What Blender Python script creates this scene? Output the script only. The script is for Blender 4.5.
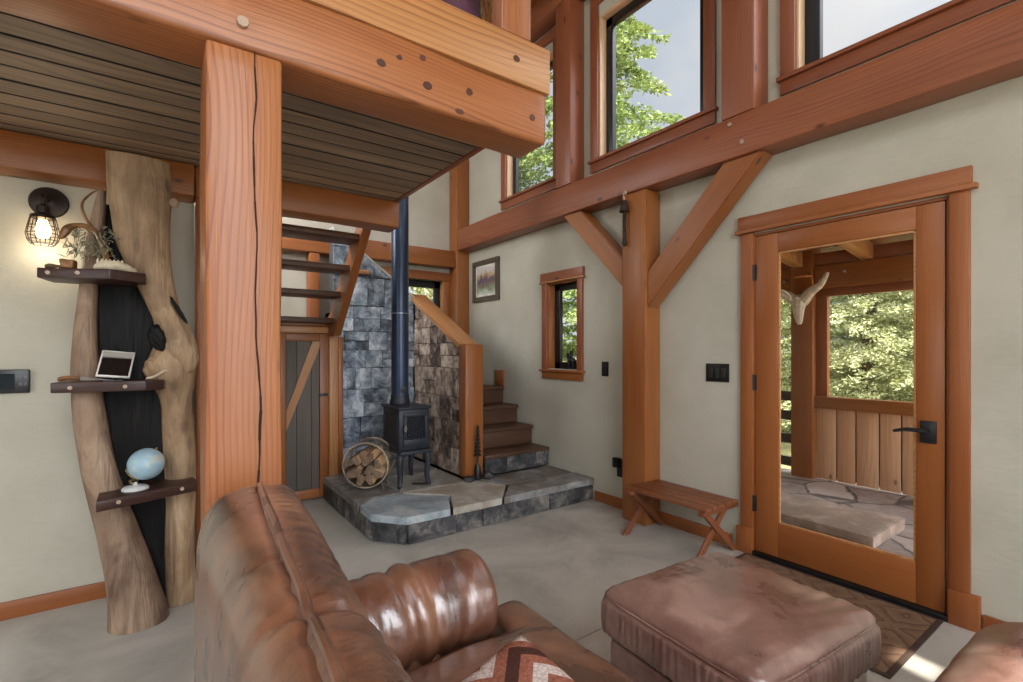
import bpy, bmesh, math, random
from mathutils import Vector, Matrix, noise

# ------------------------------------------------------------------ scene basics
S = bpy.context.scene
for o in list(bpy.data.objects): bpy.data.objects.remove(o)
COL = S.collection
PI = math.pi
S.view_settings.view_transform = 'Standard'
S.view_settings.look = 'None'
S.view_settings.gamma = 1.0
S.view_settings.use_curve_mapping = False
S.view_settings.exposure = -0.40

cam = bpy.data.cameras.new('camera'); CAM = bpy.data.objects.new('camera', cam); COL.objects.link(CAM)
cam.sensor_width = 36.0; cam.lens = 490/1023*36; cam.clip_start = .02; cam.clip_end = 300
cam.shift_y = 10/1023
YAW = math.atan(351/490)                      # the long wall runs this far left of the view axis
CAM.location = (0, 0, 1.30); CAM.rotation_euler = (PI/2, 0, -YAW)
S.camera = CAM

def lin(c):
    return tuple(((v/255)/12.92 if v/255 <= .04045 else ((v/255+.055)/1.055)**2.4) for v in c) + (1,)

# sky: pale overcast blue with soft clouds
W = bpy.data.worlds.new('sky'); S.world = W; W.use_nodes = True
wn = W.node_tree; wn.nodes.clear()
def wnode(t): return wn.nodes.new(t)
wo = wnode('ShaderNodeOutputWorld'); wb = wnode('ShaderNodeBackground'); wt = wnode('ShaderNodeTexCoord')
wm = wnode('ShaderNodeMapping'); wm.inputs['Scale'].default_value = (1.6, 1.6, 3.0)
wz = wnode('ShaderNodeTexNoise'); wz.inputs['Scale'].default_value = 1.4; wz.inputs['Detail'].default_value = 4
wr = wnode('ShaderNodeValToRGB'); wr.color_ramp.elements[0].position = .40; wr.color_ramp.elements[1].position = .62
wr.color_ramp.elements[0].color = lin((196, 206, 218)); wr.color_ramp.elements[1].color = lin((228, 229, 230))
wn.links.new(wt.outputs['Generated'], wm.inputs['Vector']); wn.links.new(wm.outputs[0], wz.inputs['Vector'])
wn.links.new(wz.outputs['Fac'], wr.inputs['Fac']); wn.links.new(wr.outputs[0], wb.inputs['Color'])
# the sky is brighter on the sun's side
wd = wnode('ShaderNodeVectorMath'); wd.operation = 'DOT_PRODUCT'; wd.inputs[1].default_value = Vector((-.10, -.60, .80)).normalized()
def wmath(op, a, b):
    x = wnode('ShaderNodeMath'); x.operation = op
    for i, v in enumerate((a, b)):
        if isinstance(v, (int, float)): x.inputs[i].default_value = v
        else: wn.links.new(v, x.inputs[i])
    return x.outputs[0]
wn.links.new(wt.outputs['Generated'], wd.inputs[0])
glow = wmath('POWER', wmath('MAXIMUM', wd.outputs['Value'], 0.0), 2.5)
wn.links.new(wmath('ADD', wmath('MULTIPLY', glow, 18.0), 1.30), wb.inputs['Strength'])
wn.links.new(wb.outputs[0], wo.inputs[0])

def light(name, kind, loc, rot, energy, color=(1, 1, 1), **kw):
    l = bpy.data.lights.new(name, kind); o = bpy.data.objects.new(name, l); COL.objects.link(o)
    l.energy = energy; l.color = color; o.location = loc
    o.rotation_euler = rot
    for k, v in kw.items(): setattr(l, k, v)
    return o
SUN_DIR = Vector((-.10, -.64, .80)).normalized()      # towards the sun
sun = light('sun', 'SUN', (0, 0, 12), (0, 0, 0), 13.0, (1, .95, .86), angle=.009)
sun.rotation_euler = SUN_DIR.to_track_quat('Z', 'Y').to_euler()
# daylight through the windows of the room: rear glazing (behind the camera), side glazing; plus an added stairwell fill light
def win_fill_light(name, loc, aim, sx, sy, energy, color):
    o = light(name, 'AREA', loc, (0, 0, 0), energy, color, shape='RECTANGLE', size=sx, size_y=sy)
    o.rotation_euler = (-Vector(aim)).to_track_quat('Z', 'Y').to_euler()
    return o
win_fill_light('daylight_rear_window', (.6, -2.9, 1.75), (0, 1, 0), 3.6, 1.8, 66, (.93, .965, 1))
win_fill_light('daylight_rear_clerestory', (.0, -2.9, 3.75), (0, 1, -.25), 2.6, 1.3, 72, (.93, .965, 1))
win_fill_light('daylight_side_window', (-3.3, .2, 1.8), (1, .15, 0), 2.2, 1.6, 34, (.98, .98, 1))

win_fill_light('stair_fill_light', (-.06, 4.4, 2.95), (1, .75, -.5), .8, 1.0, 60, (.98, .98, 1))  # added unseen area light, brightens the back wall of the stairwell

# ------------------------------------------------------------------ object helpers
WMX = {}
def link(o, parent=None, M=None):
    COL.objects.link(o); M = M or Matrix()
    if parent is not None:
        o.parent = parent; o.matrix_basis = WMX[parent.name].inverted() @ M
    else: o.matrix_basis = M
    WMX[o.name] = M
    return o
def tag(o, label=None, cat=None, group=None, kind=None):
    if label: o['label'] = label
    if cat: o['category'] = cat
    if group: o['group'] = group
    if kind: o['kind'] = kind
    return o
def thing(name, label, cat, loc=(0, 0, 0), group=None, kind=None, rot=None):
    M = Matrix.Translation(loc)
    if rot is not None: M = M @ rot
    return tag(link(bpy.data.objects.new(name, None), None, M), label, cat, group, kind)
def mesh(name, bm, mat, parent=None, M=None, smooth=35, recenter=True):
    """link bm (world coordinates when M is None) as one object with a sensible origin"""
    bmesh.ops.recalc_face_normals(bm, faces=bm.faces)
    if M is None:
        M = Matrix()
        if recenter and bm.verts:
            lo = Vector([min(v.co[i] for v in bm.verts) for i in range(3)]); hi = Vector([max(v.co[i] for v in bm.verts) for i in range(3)])
            c = (lo+hi)/2; bm.transform(Matrix.Translation(-c)); M = Matrix.Translation(c)
    me = bpy.data.meshes.new(name); bm.to_mesh(me); bm.free()
    for m in (mat if isinstance(mat, (list, tuple)) else [mat]): me.materials.append(m)
    if smooth:
        me.polygons.foreach_set('use_smooth', [True]*len(me.polygons))
        if smooth < 180: me.set_sharp_from_angle(angle=math.radians(smooth))
    return link(bpy.data.objects.new(name, me), parent, M)
def copy_tree(o, parent=None):
    c = o.copy(); COL.objects.link(c)
    if parent is not None: c.parent = parent
    for ch in [x for x in bpy.data.objects if x.parent == o]: copy_tree(ch, c)
    return c

# ------------------------------------------------------------------ bmesh shapes
def box(bm, x, y, z, bev=0, seg=2, M=None):
    """axis box from ranges"""
    T = Matrix.Translation(((x[0]+x[1])/2, (y[0]+y[1])/2, (z[0]+z[1])/2)) @ Matrix.Diagonal((x[1]-x[0], y[1]-y[0], z[1]-z[0], 1))
    if M is not None: T = M @ T
    r = bmesh.ops.create_cube(bm, size=1, matrix=T)
    if bev:
        es = list({e for v in r['verts'] for e in v.link_edges})
        return bmesh.ops.bevel(bm, geom=es, offset=bev, segments=seg, affect='EDGES', profile=.5)['verts']
    return r['verts']
def frame_of(p0, p1, up=(0, 0, 1)):
    x = (Vector(p1)-Vector(p0)).normalized(); up = Vector(up)
    if abs(x.dot(up)) > .98: up = Vector((0, 1, 0))
    y = up.cross(x).normalized(); z = x.cross(y)
    M = Matrix((x, y, z)).transposed().to_4x4(); M.translation = (Vector(p0)+Vector(p1))/2
    return M
def timber(name, p0, p1, w, h, mat, parent=None, bev=.006, up=(0, 0, 1), seg=2, wave=0):
    """a sawn timber whose grain (local X) runs from p0 to p1; w across, h along `up`"""
    L = (Vector(p1)-Vector(p0)).length; bm = bmesh.new()
    box(bm, (-L/2, L/2), (-w/2, w/2), (-h/2, h/2), bev, seg)
    if wave:
        n = max(2, int(L/.06))
        for i in range(1, n):
            bmesh.ops.bisect_plane(bm, geom=bm.verts[:]+bm.edges[:]+bm.faces[:], plane_co=(-L/2+L*i/n, 0, 0), plane_no=(1, 0, 0))
        for v in bm.verts:
            q = Vector((v.co.x*2.2, v.co.y*9, v.co.z*9))
            f = noise.noise(q)*wave
            if abs(v.co.y) > w/2-bev*1.2 and abs(v.co.z) > h/2-bev*1.2:
                v.co.y += f*(1 if v.co.y < 0 else -1)*1.0; v.co.z += f*(1 if v.co.z < 0 else -1)
    return mesh(name, bm, mat, parent, frame_of(p0, p1, up))
def board(name, x, y, z, mat, parent=None, bev=.004, wave=0, seg=2):
    """axis-aligned timber given by ranges; grain along its longest side"""
    d = [x[1]-x[0], y[1]-y[0], z[1]-z[0]]; c = [(x[0]+x[1])/2, (y[0]+y[1])/2, (z[0]+z[1])/2]
    k = d.index(max(d)); a = list(c); b = list(c); a[k] -= d[k]/2; b[k] += d[k]/2
    bev = min(bev, min(d)*.45)
    if k == 0: return timber(name, a, b, d[1], d[2], mat, parent, bev, (0, 0, 1), seg, wave)
    if k == 1: return timber(name, a, b, d[0], d[2], mat, parent, bev, (0, 0, 1), seg, wave)
    return timber(name, a, b, d[0], d[1], mat, parent, bev, (0, 1, 0), seg, wave)
def slab(name, x, y, z, mat, parent=None, bev=0):
    bm = bmesh.new(); box(bm, x, y, z, bev); return mesh(name, bm, mat, parent)
def ring_loft(bm, rings, cap=True):
    vs = [[bm.verts.new(p) for p in r] for r in rings]; n = len(vs[0])
    for a, b in zip(vs, vs[1:]):
        for i in range(n): bm.faces.new((a[i], a[(i+1) % n], b[(i+1) % n], b[i]))
    if cap:
        bm.faces.new(vs[0][::-1]); bm.faces.new(vs[-1])
    return vs
def spline(pts, n):
    """Catmull-Rom through pts (any dimension) sampled n times per span"""
    P = [Vector(p) for p in pts]; P = [2*P[0]-P[1]]+P+[2*P[-1]-P[-2]]; out = []
    for i in range(1, len(P)-2):
        for k in range(n):
            t = k/n; a, b, c, d = P[i-1], P[i], P[i+1], P[i+2]
            out.append(.5*((2*b)+(c-a)*t+(2*a-5*b+4*c-d)*t*t+(3*b-a-3*c+d)*t**3))
    out.append(P[-2].copy()); return out
def tube(bm, pts, rad, n=8, cap=True, closed=False):
    pts = [Vector(p) for p in pts]; m = len(pts)
    R = rad if isinstance(rad, (list, tuple)) else [rad]*m
    rings = []; ref = None
    for i, p in enumerate(pts):
        if closed: t = (pts[(i+1) % m]-pts[i-1])
        else: t = pts[min(i+1, m-1)]-pts[max(i-1, 0)]
        t = t.normalized() if t.length > 1e-9 else Vector((0, 0, 1))
        if ref is None: ref = Vector((0, 0, 1)) if abs(t.z) < .9 else Vector((1, 0, 0))
        a = (ref-t*ref.dot(t)).normalized(); b = t.cross(a); ref = a
        rings.append([p+(a*math.cos(2*PI*k/n)+b*math.sin(2*PI*k/n))*R[i] for k in range(n)])
    if closed:
        vs = ring_loft(bm, rings, False); a, b = vs[-1], vs[0]
        # align twist
        k0 = min(range(n), key=lambda k: (a[0].co-b[k].co).length)
        for i in range(n): bm.faces.new((a[i], a[(i+1) % n], b[(i+1+k0) % n], b[(i+k0) % n]))
    else: ring_loft(bm, rings, cap)
def lathe(bm, prof, n=24, M=None):
    M = M or Matrix(); rings = []
    for r, z in prof: rings.append([M @ Vector((max(r, 1e-4)*math.cos(2*PI*k/n), max(r, 1e-4)*math.sin(2*PI*k/n), z)) for k in range(n)])
    ring_loft(bm, rings)
def rbox(half, r, n=20, disp=None, M=None, bm=None):
    """rounded box on a subdivided cube; disp(p, normal) -> offset Vector"""
    own = bm is None; bm = bm or bmesh.new(); cache = {}; hx = Vector(half)
    if isinstance(r, (int, float)): r = (r, r, r)
    ns = n if isinstance(n, (tuple, list)) else (n, n, n)
    def vert(p):
        key = tuple(round(c, 5) for c in p)
        if key in cache: return cache[key]
        q = Vector([p[i]*hx[i] for i in range(3)])
        inn = Vector([max(-(hx[i]-r[i]), min(hx[i]-r[i], q[i])) for i in range(3)])
        d = Vector([(q[i]-inn[i])/max(r[i], 1e-6) for i in range(3)])
        if d.length > 1e-9:
            m = d.normalized(); pos = inn+Vector([m[i]*r[i] for i in range(3)]); nor = Vector([m[i]/max(r[i], 1e-6) for i in range(3)]).normalized()
        else: pos = q; nor = Vector((0, 0, 1))
        if disp: pos = pos+disp(pos, nor)
        cache[key] = bm.verts.new(M @ pos if M is not None else pos); return cache[key]
    for ax in range(3):
        u, w = (ax+1) % 3, (ax+2) % 3
        for sg in (-1, 1):
            for i in range(ns[u]):
                for j in range(ns[w]):
                    ps = []
                    for (a, b) in ((i, j), (i+1, j), (i+1, j+1), (i, j+1)):
                        p = [0, 0, 0]; p[ax] = sg; p[u] = -1+2*a/ns[u]; p[w] = -1+2*b/ns[w]; ps.append(vert(p))
                    if len(set(ps)) == 4: bm.faces.new(ps if sg > 0 else ps[::-1])
    return bm
def poly_slab(bm, pts, z0, z1, bev=0, seg=2):
    vs = [bm.verts.new((p[0], p[1], z0)) for p in pts]; f = bm.faces.new(vs)
    r = bmesh.ops.extrude_face_region(bm, geom=[f]); up = [g for g in r['geom'] if isinstance(g, bmesh.types.BMVert)]
    for v in up: v.co.z = z1
    allv = set(vs) | set(up)
    if bev:
        es = [e for e in bm.edges if e.verts[0] in allv and e.verts[1] in allv]
        bmesh.ops.bevel(bm, geom=es, offset=bev, segments=seg, affect='EDGES', profile=.5)
def prism(bm, pts, d):
    """extrude a planar 3D polygon by vector d"""
    vs = [bm.verts.new(p) for p in pts]; f = bm.faces.new(vs)
    r = bmesh.ops.extrude_face_region(bm, geom=[f])
    for g in r['geom']:
        if isinstance(g, bmesh.types.BMVert): g.co += Vector(d)
def paint(bm, faces, val, layer='rnd'):
    L = bm.loops.layers.float_color.get(layer) or bm.loops.layers.float_color.new(layer)
    for f in faces:
        for l in f.loops: l[L] = (val, val, val, 1)

# ------------------------------------------------------------------ materials
class N:
    def __init__(s, name):
        s.m = bpy.data.materials.new(name); s.m.use_nodes = True; s.t = s.m.node_tree; s.t.nodes.clear()
        s.out = s.n('ShaderNodeOutputMaterial'); s.b = s.n('ShaderNodeBsdfPrincipled'); s.l(s.b.outputs[0], s.out.inputs[0])
    def n(s, t, **kw):
        x = s.t.nodes.new(t)
        for k, v in kw.items(): setattr(x, k, v)
        return x
    def l(s, a, b): s.t.links.new(a, b)
    def set(s, **kw):
        for k, v in kw.items(): s.b.inputs[k.replace('_', ' ')].default_value = v
        return s
    def vec(s, scale, rnd=True, src='Object', attr=False):
        tc = s.n('ShaderNodeTexCoord'); o = tc.outputs[src]
        if rnd:
            oi = s.n('ShaderNodeObjectInfo'); a = s.n('ShaderNodeVectorMath', operation='SCALE'); a.inputs[0].default_value = (7.7, .23, .31)
            s.l(oi.outputs['Random'], a.inputs['Scale']); b = s.n('ShaderNodeVectorMath'); s.l(o, b.inputs[0]); s.l(a.outputs[0], b.inputs[1]); o = b.outputs[0]
        if attr:
            at = s.n('ShaderNodeAttribute', attribute_name='rnd'); a = s.n('ShaderNodeVectorMath', operation='SCALE'); a.inputs[0].default_value = (7.3, 3.1, 5.7)
            s.l(at.outputs['Fac'], a.inputs['Scale']); b = s.n('ShaderNodeVectorMath'); s.l(o, b.inputs[0]); s.l(a.outputs[0], b.inputs[1]); o = b.outputs[0]
        mp = s.n('ShaderNodeMapping'); mp.inputs['Scale'].default_value = scale; s.l(o, mp.inputs['Vector'])
        return mp.outputs[0]
    def noise(s, vec, scale=5, detail=4, rough=.55, dist=0):
        x = s.n('ShaderNodeTexNoise'); x.inputs['Scale'].default_value = scale; x.inputs['Detail'].default_value = detail
        x.inputs['Roughness'].default_value = rough; x.inputs['Distortion'].default_value = dist; s.l(vec, x.inputs['Vector']); return x
    def ramp(s, fac, stops, interp='LINEAR'):
        r = s.n('ShaderNodeValToRGB'); e = r.color_ramp.elements; r.color_ramp.interpolation = interp
        while len(e) < len(stops): e.new(.5)
        for x, (p, c) in zip(e, stops): x.position = p; x.color = lin(c) if len(c) == 3 else c
        s.l(fac, r.inputs['Fac']); return r.outputs[0]
    def mix(s, fac, a, b, mode='MIX'):
        x = s.n('ShaderNodeMix', data_type='RGBA', blend_type=mode)
        for v, k in ((fac, 0), (a, 6), (b, 7)):
            if isinstance(v, (int, float)): x.inputs[k].default_value = v
            elif isinstance(v, tuple): x.inputs[k].default_value = lin(v) if len(v) == 3 else v
            else: s.l(v, x.inputs[k])
        return x.outputs[2]
    def math(s, op, a, b=None, clamp=False):
        x = s.n('ShaderNodeMath', operation=op, use_clamp=clamp)
        for v, k in ((a, 0), (b, 1)):
            if v is None: continue
            if isinstance(v, (int, float)): x.inputs[k].default_value = v
            else: s.l(v, x.inputs[k])
        return x.outputs[0]
    def bump(s, h, strength=.3, dist=.01):
        b = s.n('ShaderNodeBump'); b.inputs['Strength'].default_value = strength; b.inputs['Distance'].default_value = dist
        s.l(h, b.inputs['Height']); s.l(b.outputs[0], s.b.inputs['Normal'])
    def color(s, c): s.l(c, s.b.inputs['Base Color'])

def wood(name, light_c, mid_c, dark_c, ring=16, rough=.38, knots=.8, streak=.4, axis='X', attr=False, spec=.5, ringmix=.5):
    """sawn softwood: growth rings about a pith, fine fibre streaks, a few knots"""
    k = N(name)
    long_s = lambda a, b: {'X': (a, b, b), 'Y': (b, a, b), 'Z': (b, b, a)}[axis]
    v = k.vec(long_s(.10, 1), attr=attr)
    wob = k.noise(k.vec(long_s(.42, 1.5), attr=attr), 1.5, 2, .4)
    w = k.n('ShaderNodeVectorMath', operation='MULTIPLY_ADD'); k.l(wob.outputs['Color'], w.inputs[0]); w.inputs[1].default_value = (.22, .22, .22); k.l(v, w.inputs[2])
    wave = k.n('ShaderNodeTexWave', wave_type='RINGS', rings_direction=axis, wave_profile='SAW'); wave.inputs['Scale'].default_value = ring
    wave.inputs['Distortion'].default_value = 2.2; wave.inputs['Detail'].default_value = 3; wave.inputs['Detail Scale'].default_value = .9
    k.l(w.outputs[0], wave.inputs['Vector'])
    rings = k.ramp(wave.outputs['Fac'], [(0, (0, 0, 0)), (.5, (60, 60, 60)), (.88, (255, 255, 255)), (1, (40, 40, 40))])
    tone = k.noise(k.vec(long_s(.35, 2.2), attr=attr), 2.0, 3)
    base = k.ramp(tone.outputs['Fac'], [(.30, light_c), (.70, mid_c)])
    msk = k.ramp(k.noise(k.vec(long_s(.25, 7), attr=attr), 1.6, 3).outputs['Fac'], [(.34, (90, 90, 90)), (.62, (255, 255, 255))])
    c = k.mix(k.math('MULTIPLY', k.math('MULTIPLY', rings, msk), ringmix), base, dark_c)
    fib = k.noise(k.vec(long_s(2.5, 130), attr=attr), 1.0, 3, .6)
    c = k.mix(k.math('MULTIPLY', k.math('SUBTRACT', fib.outputs['Fac'], .38, True), streak*2.2, True), c, dark_c)
    if knots:
        vo = k.n('ShaderNodeTexVoronoi', feature='F1'); vo.inputs['Scale'].default_value = 1.0; k.l(k.vec(long_s(2.8, 5.4), attr=attr), vo.inputs['Vector'])
        kn = k.ramp(vo.outputs['Distance'], [(.045, (255, 255, 255)), (.11, (0, 0, 0))])
        c = k.mix(k.math('MULTIPLY', kn, knots), c, tuple(int(x*.38) for x in dark_c))
    k.color(c); k.set(Roughness=rough, Specular_IOR_Level=spec)
    k.bump(k.math('ADD', fib.outputs['Fac'], k.math('MULTIPLY', rings, .4)), .16, .005)
    return k.m
def plain(name, c, rough=.5, metal=0, var=.12, scale=12, bump=.0, spec=.5):
    k = N(name); v = k.vec((1, 1, 1)); z = k.noise(v, scale, 4)
    k.color(k.ramp(z.outputs['Fac'], [(.3, tuple(int(x*(1-var)) for x in c)), (.7, tuple(min(255, int(x*(1+var))) for x in c))]))
    k.set(Roughness=rough, Metallic=metal, Specular_IOR_Level=spec)
    if bump: k.bump(z.outputs['Fac'], bump, .01)
    return k.m

M_FIR = wood('fir_orange', (171, 109, 57), (148, 85, 40), (96, 49, 21), ring=26)
M_FIRD = wood('fir_red', (159, 96, 63), (139, 78, 50), (91, 45, 30), ring=22)
M_FIRP = wood('fir_pale', (178, 116, 68), (158, 94, 52), (104, 52, 28), ring=20, ringmix=.7)
M_FIRL = wood('fir_light', (199, 147, 95), (186, 129, 78), (135, 80, 43), ring=13, ringmix=.7)
M_DOOR = wood('fir_door', (165, 101, 53), (150, 87, 42), (117, 61, 30), ring=46, knots=0, streak=.3, rough=.30)
M_TRIMW = wood('fir_trim', (165, 101, 53), (148, 85, 43), (107, 56, 28), ring=34, knots=.3)
M_CEIL = wood('weathered_board', (178, 150, 122), (126, 108, 92), (56, 48, 44), ring=18, rough=.55, attr=True, knots=.4)
M_GREYB = wood('grey_barn_board', (112, 102, 94), (86, 78, 72), (54, 48, 46), ring=12, rough=.7, attr=True)
M_TREAD = wood('stair_brown', (104, 74, 54), (86, 58, 42), (54, 36, 26), ring=12, rough=.45, knots=.3)
M_TEAK = wood('bench_brown', (150, 92, 58), (124, 70, 42), (78, 42, 26), ring=14, rough=.4, knots=0)
M_CEDAR = wood('cedar_board', (228, 184, 146), (208, 156, 116), (160, 108, 76), ring=8, rough=.6)
M_SHELF = wood('shelf_walnut', (78, 48, 38), (58, 34, 28), (32, 20, 18), ring=14, rough=.4, knots=0)
M_PEG = plain('peg_end_grain', (176, 152, 130), .6)
def plaster():
    k = N('plaster'); v = k.vec((1, 1, 1), rnd=False); z = k.noise(v, 2.2, 5, .6); f = k.noise(v, 30, 4, .6); s_ = k.noise(k.vec((1, 1, 2.5), rnd=False), 7, 5, .6, 1.2)
    k.color(k.ramp(z.outputs['Fac'], [(.3, (178, 173, 156)), (.7, (194, 189, 174))]))
    k.set(Roughness=.85, Specular_IOR_Level=.2)
    k.bump(k.math('ADD', k.math('MULTIPLY', f.outputs['Fac'], .3), s_.outputs['Fac']), .25, .012); return k.m
M_WALL = plaster()
def concrete():
    k = N('concrete'); v = k.vec((1, 1, 1), rnd=False); z = k.noise(v, 1.7, 6, .62, .6); f = k.noise(v, 14, 5, .65)
    c = k.ramp(z.outputs['Fac'], [(.28, (154, 150, 141)), (.5, (186, 182, 172)), (.74, (206, 202, 193))])
    c = k.mix(k.math('MULTIPLY', f.outputs['Fac'], .25), c, (140, 132, 122)); k.color(c)
    k.set(Roughness=.55, Specular_IOR_Level=.35); k.bump(f.outputs['Fac'], .06, .01); return k.m
M_CONC = concrete()
def stone(name, stops, scale=9, bump=.6, tint=None):
    k = N(name); at = k.n('ShaderNodeAttribute', attribute_name='rnd')
    v = k.vec((1, 1, 1), attr=True); z = k.noise(v, scale, 7, .68, .45); q = k.noise(v, scale*.35, 4, .6, .3); f = k.noise(v, scale*5, 5, .7)
    t = k.math('ADD', k.math('MULTIPLY', k.math('SUBTRACT', z.outputs['Fac'], .5), 1.7), k.math('ADD', k.math('MULTIPLY', at.outputs['Fac'], .30), k.math('MULTIPLY', q.outputs['Fac'], .64)))
    c = k.ramp(t, stops); c = k.mix(k.math('MULTIPLY', k.math('SUBTRACT', f.outputs['Fac'], .5, True), 1.3, True), c, (44, 42, 42))
    if tint: c = k.mix(.5, c, k.ramp(at.outputs['Fac'], tint))
    k.color(c); k.set(Roughness=.52, Specular_IOR_Level=.5)
    k.bump(k.math('ADD', z.outputs['Fac'], k.math('MULTIPLY', f.outputs['Fac'], .5)), bump, .03); return k.m
M_STONEB = stone('slate_blue', [(.22, (64, 72, 80)), (.42, (120, 132, 144)), (.60, (166, 178, 188)), (.80, (222, 226, 230))])
M_STONER = stone('slate_rust', [(.24, (58, 48, 44)), (.42, (124, 104, 90)), (.58, (172, 152, 134)), (.80, (214, 198, 180))])
M_STONED = stone('slate_dark', [(.2, (36, 36, 38)), (.45, (76, 76, 78)), (.66, (124, 120, 114)), (.9, (168, 156, 140))])
M_FLAG = stone('flagstone', [(.22, (108, 98, 90)), (.42, (150, 146, 140)), (.60, (182, 190, 194)), (.80, (228, 220, 204))], 5, .45, [(.1, (104, 90, 80)), (.4, (120, 118, 114)), (.62, (186, 172, 148)), (.85, (134, 154, 164))])
M_MORTAR = plain('mortar', (70, 66, 64), .9)
M_BLACK = plain('black_metal', (26, 26, 28), .42, 0, .1)
M_IRON = plain('cast_iron', (46, 50, 58), .5, .3, .15, 30)
M_DARK = plain('black_plastic', (20, 20, 21), .35, 0, .05)
M_BLUEPIPE = plain('enamel_pipe', (46, 58, 78), .28, .4, .06)
def glass():
    k = N('window_glass'); k.t.nodes.remove(k.b)
    t = k.n('ShaderNodeBsdfTransparent'); g = k.n('ShaderNodeBsdfGlossy'); g.inputs['Roughness'].default_value = .02
    fr = k.n('ShaderNodeFresnel'); fr.inputs['IOR'].default_value = 1.35; m = k.n('ShaderNodeMixShader')
    gm = k.n('ShaderNodeNewGeometry'); k.l(k.math('MULTIPLY', fr.outputs[0], k.math('SUBTRACT', 1.0, gm.outputs['Backfacing'])), m.inputs[0]); k.l(t.outputs[0], m.inputs[1]); k.l(g.outputs[0], m.inputs[2]); k.l(m.outputs[0], k.out.inputs[0]); return k.m
M_GLASS = glass()
def leather(name, a, b, c, rough=.33, wr=None):
    k = N(name); v = k.vec((1, 1, 1)); z = k.noise(v, 5, 6, .62, .5); f = k.noise(v, 26, 5, .6, .4)
    vo = k.n('ShaderNodeTexVoronoi', feature='DISTANCE_TO_EDGE'); vo.inputs['Scale'].default_value = 22; vv = k.noise(v, 8, 3)
    mm = k.n('ShaderNodeVectorMath', operation='MULTIPLY_ADD'); k.l(vv.outputs['Color'], mm.inputs[0]); mm.inputs[1].default_value = (.12, .12, .12); k.l(v, mm.inputs[2]); k.l(mm.outputs[0], vo.inputs['Vector'])
    col = k.ramp(z.outputs['Fac'], [(.36, a), (.5, b), (.64, c)])
    crease = k.ramp(vo.outputs['Distance'], [(0, (255, 255, 255)), (.05, (0, 0, 0))])
    col = k.mix(k.math('MULTIPLY', crease, k.math('MULTIPLY', f.outputs['Fac'], .12)), col, tuple(min(255, int(x*1.35)) for x in c)); k.color(col)
    fine = k.noise(v, 220, 2); h = k.math('ADD', k.math('MULTIPLY', f.outputs['Fac'], .8), k.math('MULTIPLY', fine.outputs['Fac'], .12)); wk = k.noise(k.vec((1, 1, 1)), 11, 4, .55, 1.6); h = k.math('ADD', h, k.math('MULTIPLY', wk.outputs['Fac'], .8))
    if wr:
        w2 = k.noise(k.vec(wr), 1.0, 4, .55, .8); h = k.math('ADD', h, k.math('MULTIPLY', w2.outputs['Fac'], 1.6))
    k.bump(h, .16 if not wr else .22, .014)
    r = k.math('ADD', k.math('MULTIPLY', z.outputs['Fac'], .22), rough-.1); k.l(r, k.b.inputs['Roughness']); k.set(Specular_IOR_Level=1.0, Coat_Weight=1.0, Coat_Roughness=.34, Coat_IOR=1.6); return k.m
M_LEATH = leather('leather_brown', (72, 42, 30), (104, 64, 45), (140, 94, 68), .28)
M_LEATHC = leather('leather_brown_creased', (80, 48, 36), (114, 74, 54), (150, 106, 80), .28, (7, 42, 9))
M_LEATHA = leather('leather_brown_arm', (72, 42, 30), (104, 64, 45), (140, 94, 68), .28, (26, 5, 5))
M_LEATHO = leather('leather_mauve', (104, 72, 63), (134, 99, 88), (166, 131, 119), .29)

# ================================================================== THE SETTING
XW = 3.09                                        # inner face of the long right wall
def wall_with_holes(name, span, zr, thick, holes, axis, label, cat='wall'):
    """wall box pieces around rectangular holes; axis 'Y' = runs along Y at X=thick range, 'X' = runs along X at Y=thick range"""
    bm = bmesh.new(); cuts = sorted({span[0], span[1]} | {v for h in holes for v in h[0]})
    for a, b in zip(cuts, cuts[1:]):
        zs = [zr[0]]; hs = sorted([h[1] for h in holes if h[0][0] <= a+1e-6 and h[0][1] >= b-1e-6])
        lo = zr[0]
        for h in hs+[(zr[1], zr[1])]:
            if h[0]-lo > 1e-4:
                if axis == 'Y': box(bm, thick, (a, b), (lo, h[0]))
                else: box(bm, (a, b), thick, (lo, h[0]))
            lo = h[1]
    bmesh.ops.remove_doubles(bm, verts=bm.verts, dist=1e-5)
    return tag(mesh(name, bm, M_WALL, None, smooth=0), label, cat, kind='structure')
H_DOOR = ((.68, 1.67), (-.3, 2.05)); H_SMALL = ((3.27, 3.70), (1.13, 1.96))
H_W1 = ((3.60, 4.40), (2.96, 4.2)); H_W2 = ((1.99, 3.01), (2.96, 4.2)); H_W3 = ((-.50, 1.39), (2.96, 4.2))
wall_with_holes('wall_right', (-3.0, 5.4), (-.3, 4.75), (XW, XW+.12), [H_DOOR, H_SMALL, H_W1, H_W2, H_W3], 'Y', 'beige plaster wall with the glass door and the tall windows above its beam')
H_BACK = ((2.05, 2.84), (1.45, 2.16)); H_LAND = ((1.18, 1.34), (2.05, 2.72))
wall_with_holes('wall_back', (-.2, 3.21), (-.3, 5.2), (5.4, 5.52), [H_BACK], 'X', 'pale plaster wall far behind the staircase')
tag(slab('wall_left', (-3.5, .16), (3.36, 3.48), (-.05, 2.32), M_WALL), 'pale plaster wall behind the driftwood shelf and the caged lamp', 'wall', kind='structure')
tag(slab('wall_stair', (.20, .32), (3.48, 4.5), (-.05, 2.3), M_WALL), 'plaster return wall hidden behind the large post', 'wall', kind='structure')
tag(slab('wall_cupboard', (.32, .75), (4.5, 4.6), (-.05, 1.5), M_WALL), 'plaster wall beside the low door under the stairs', 'wall', kind='structure')
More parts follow.
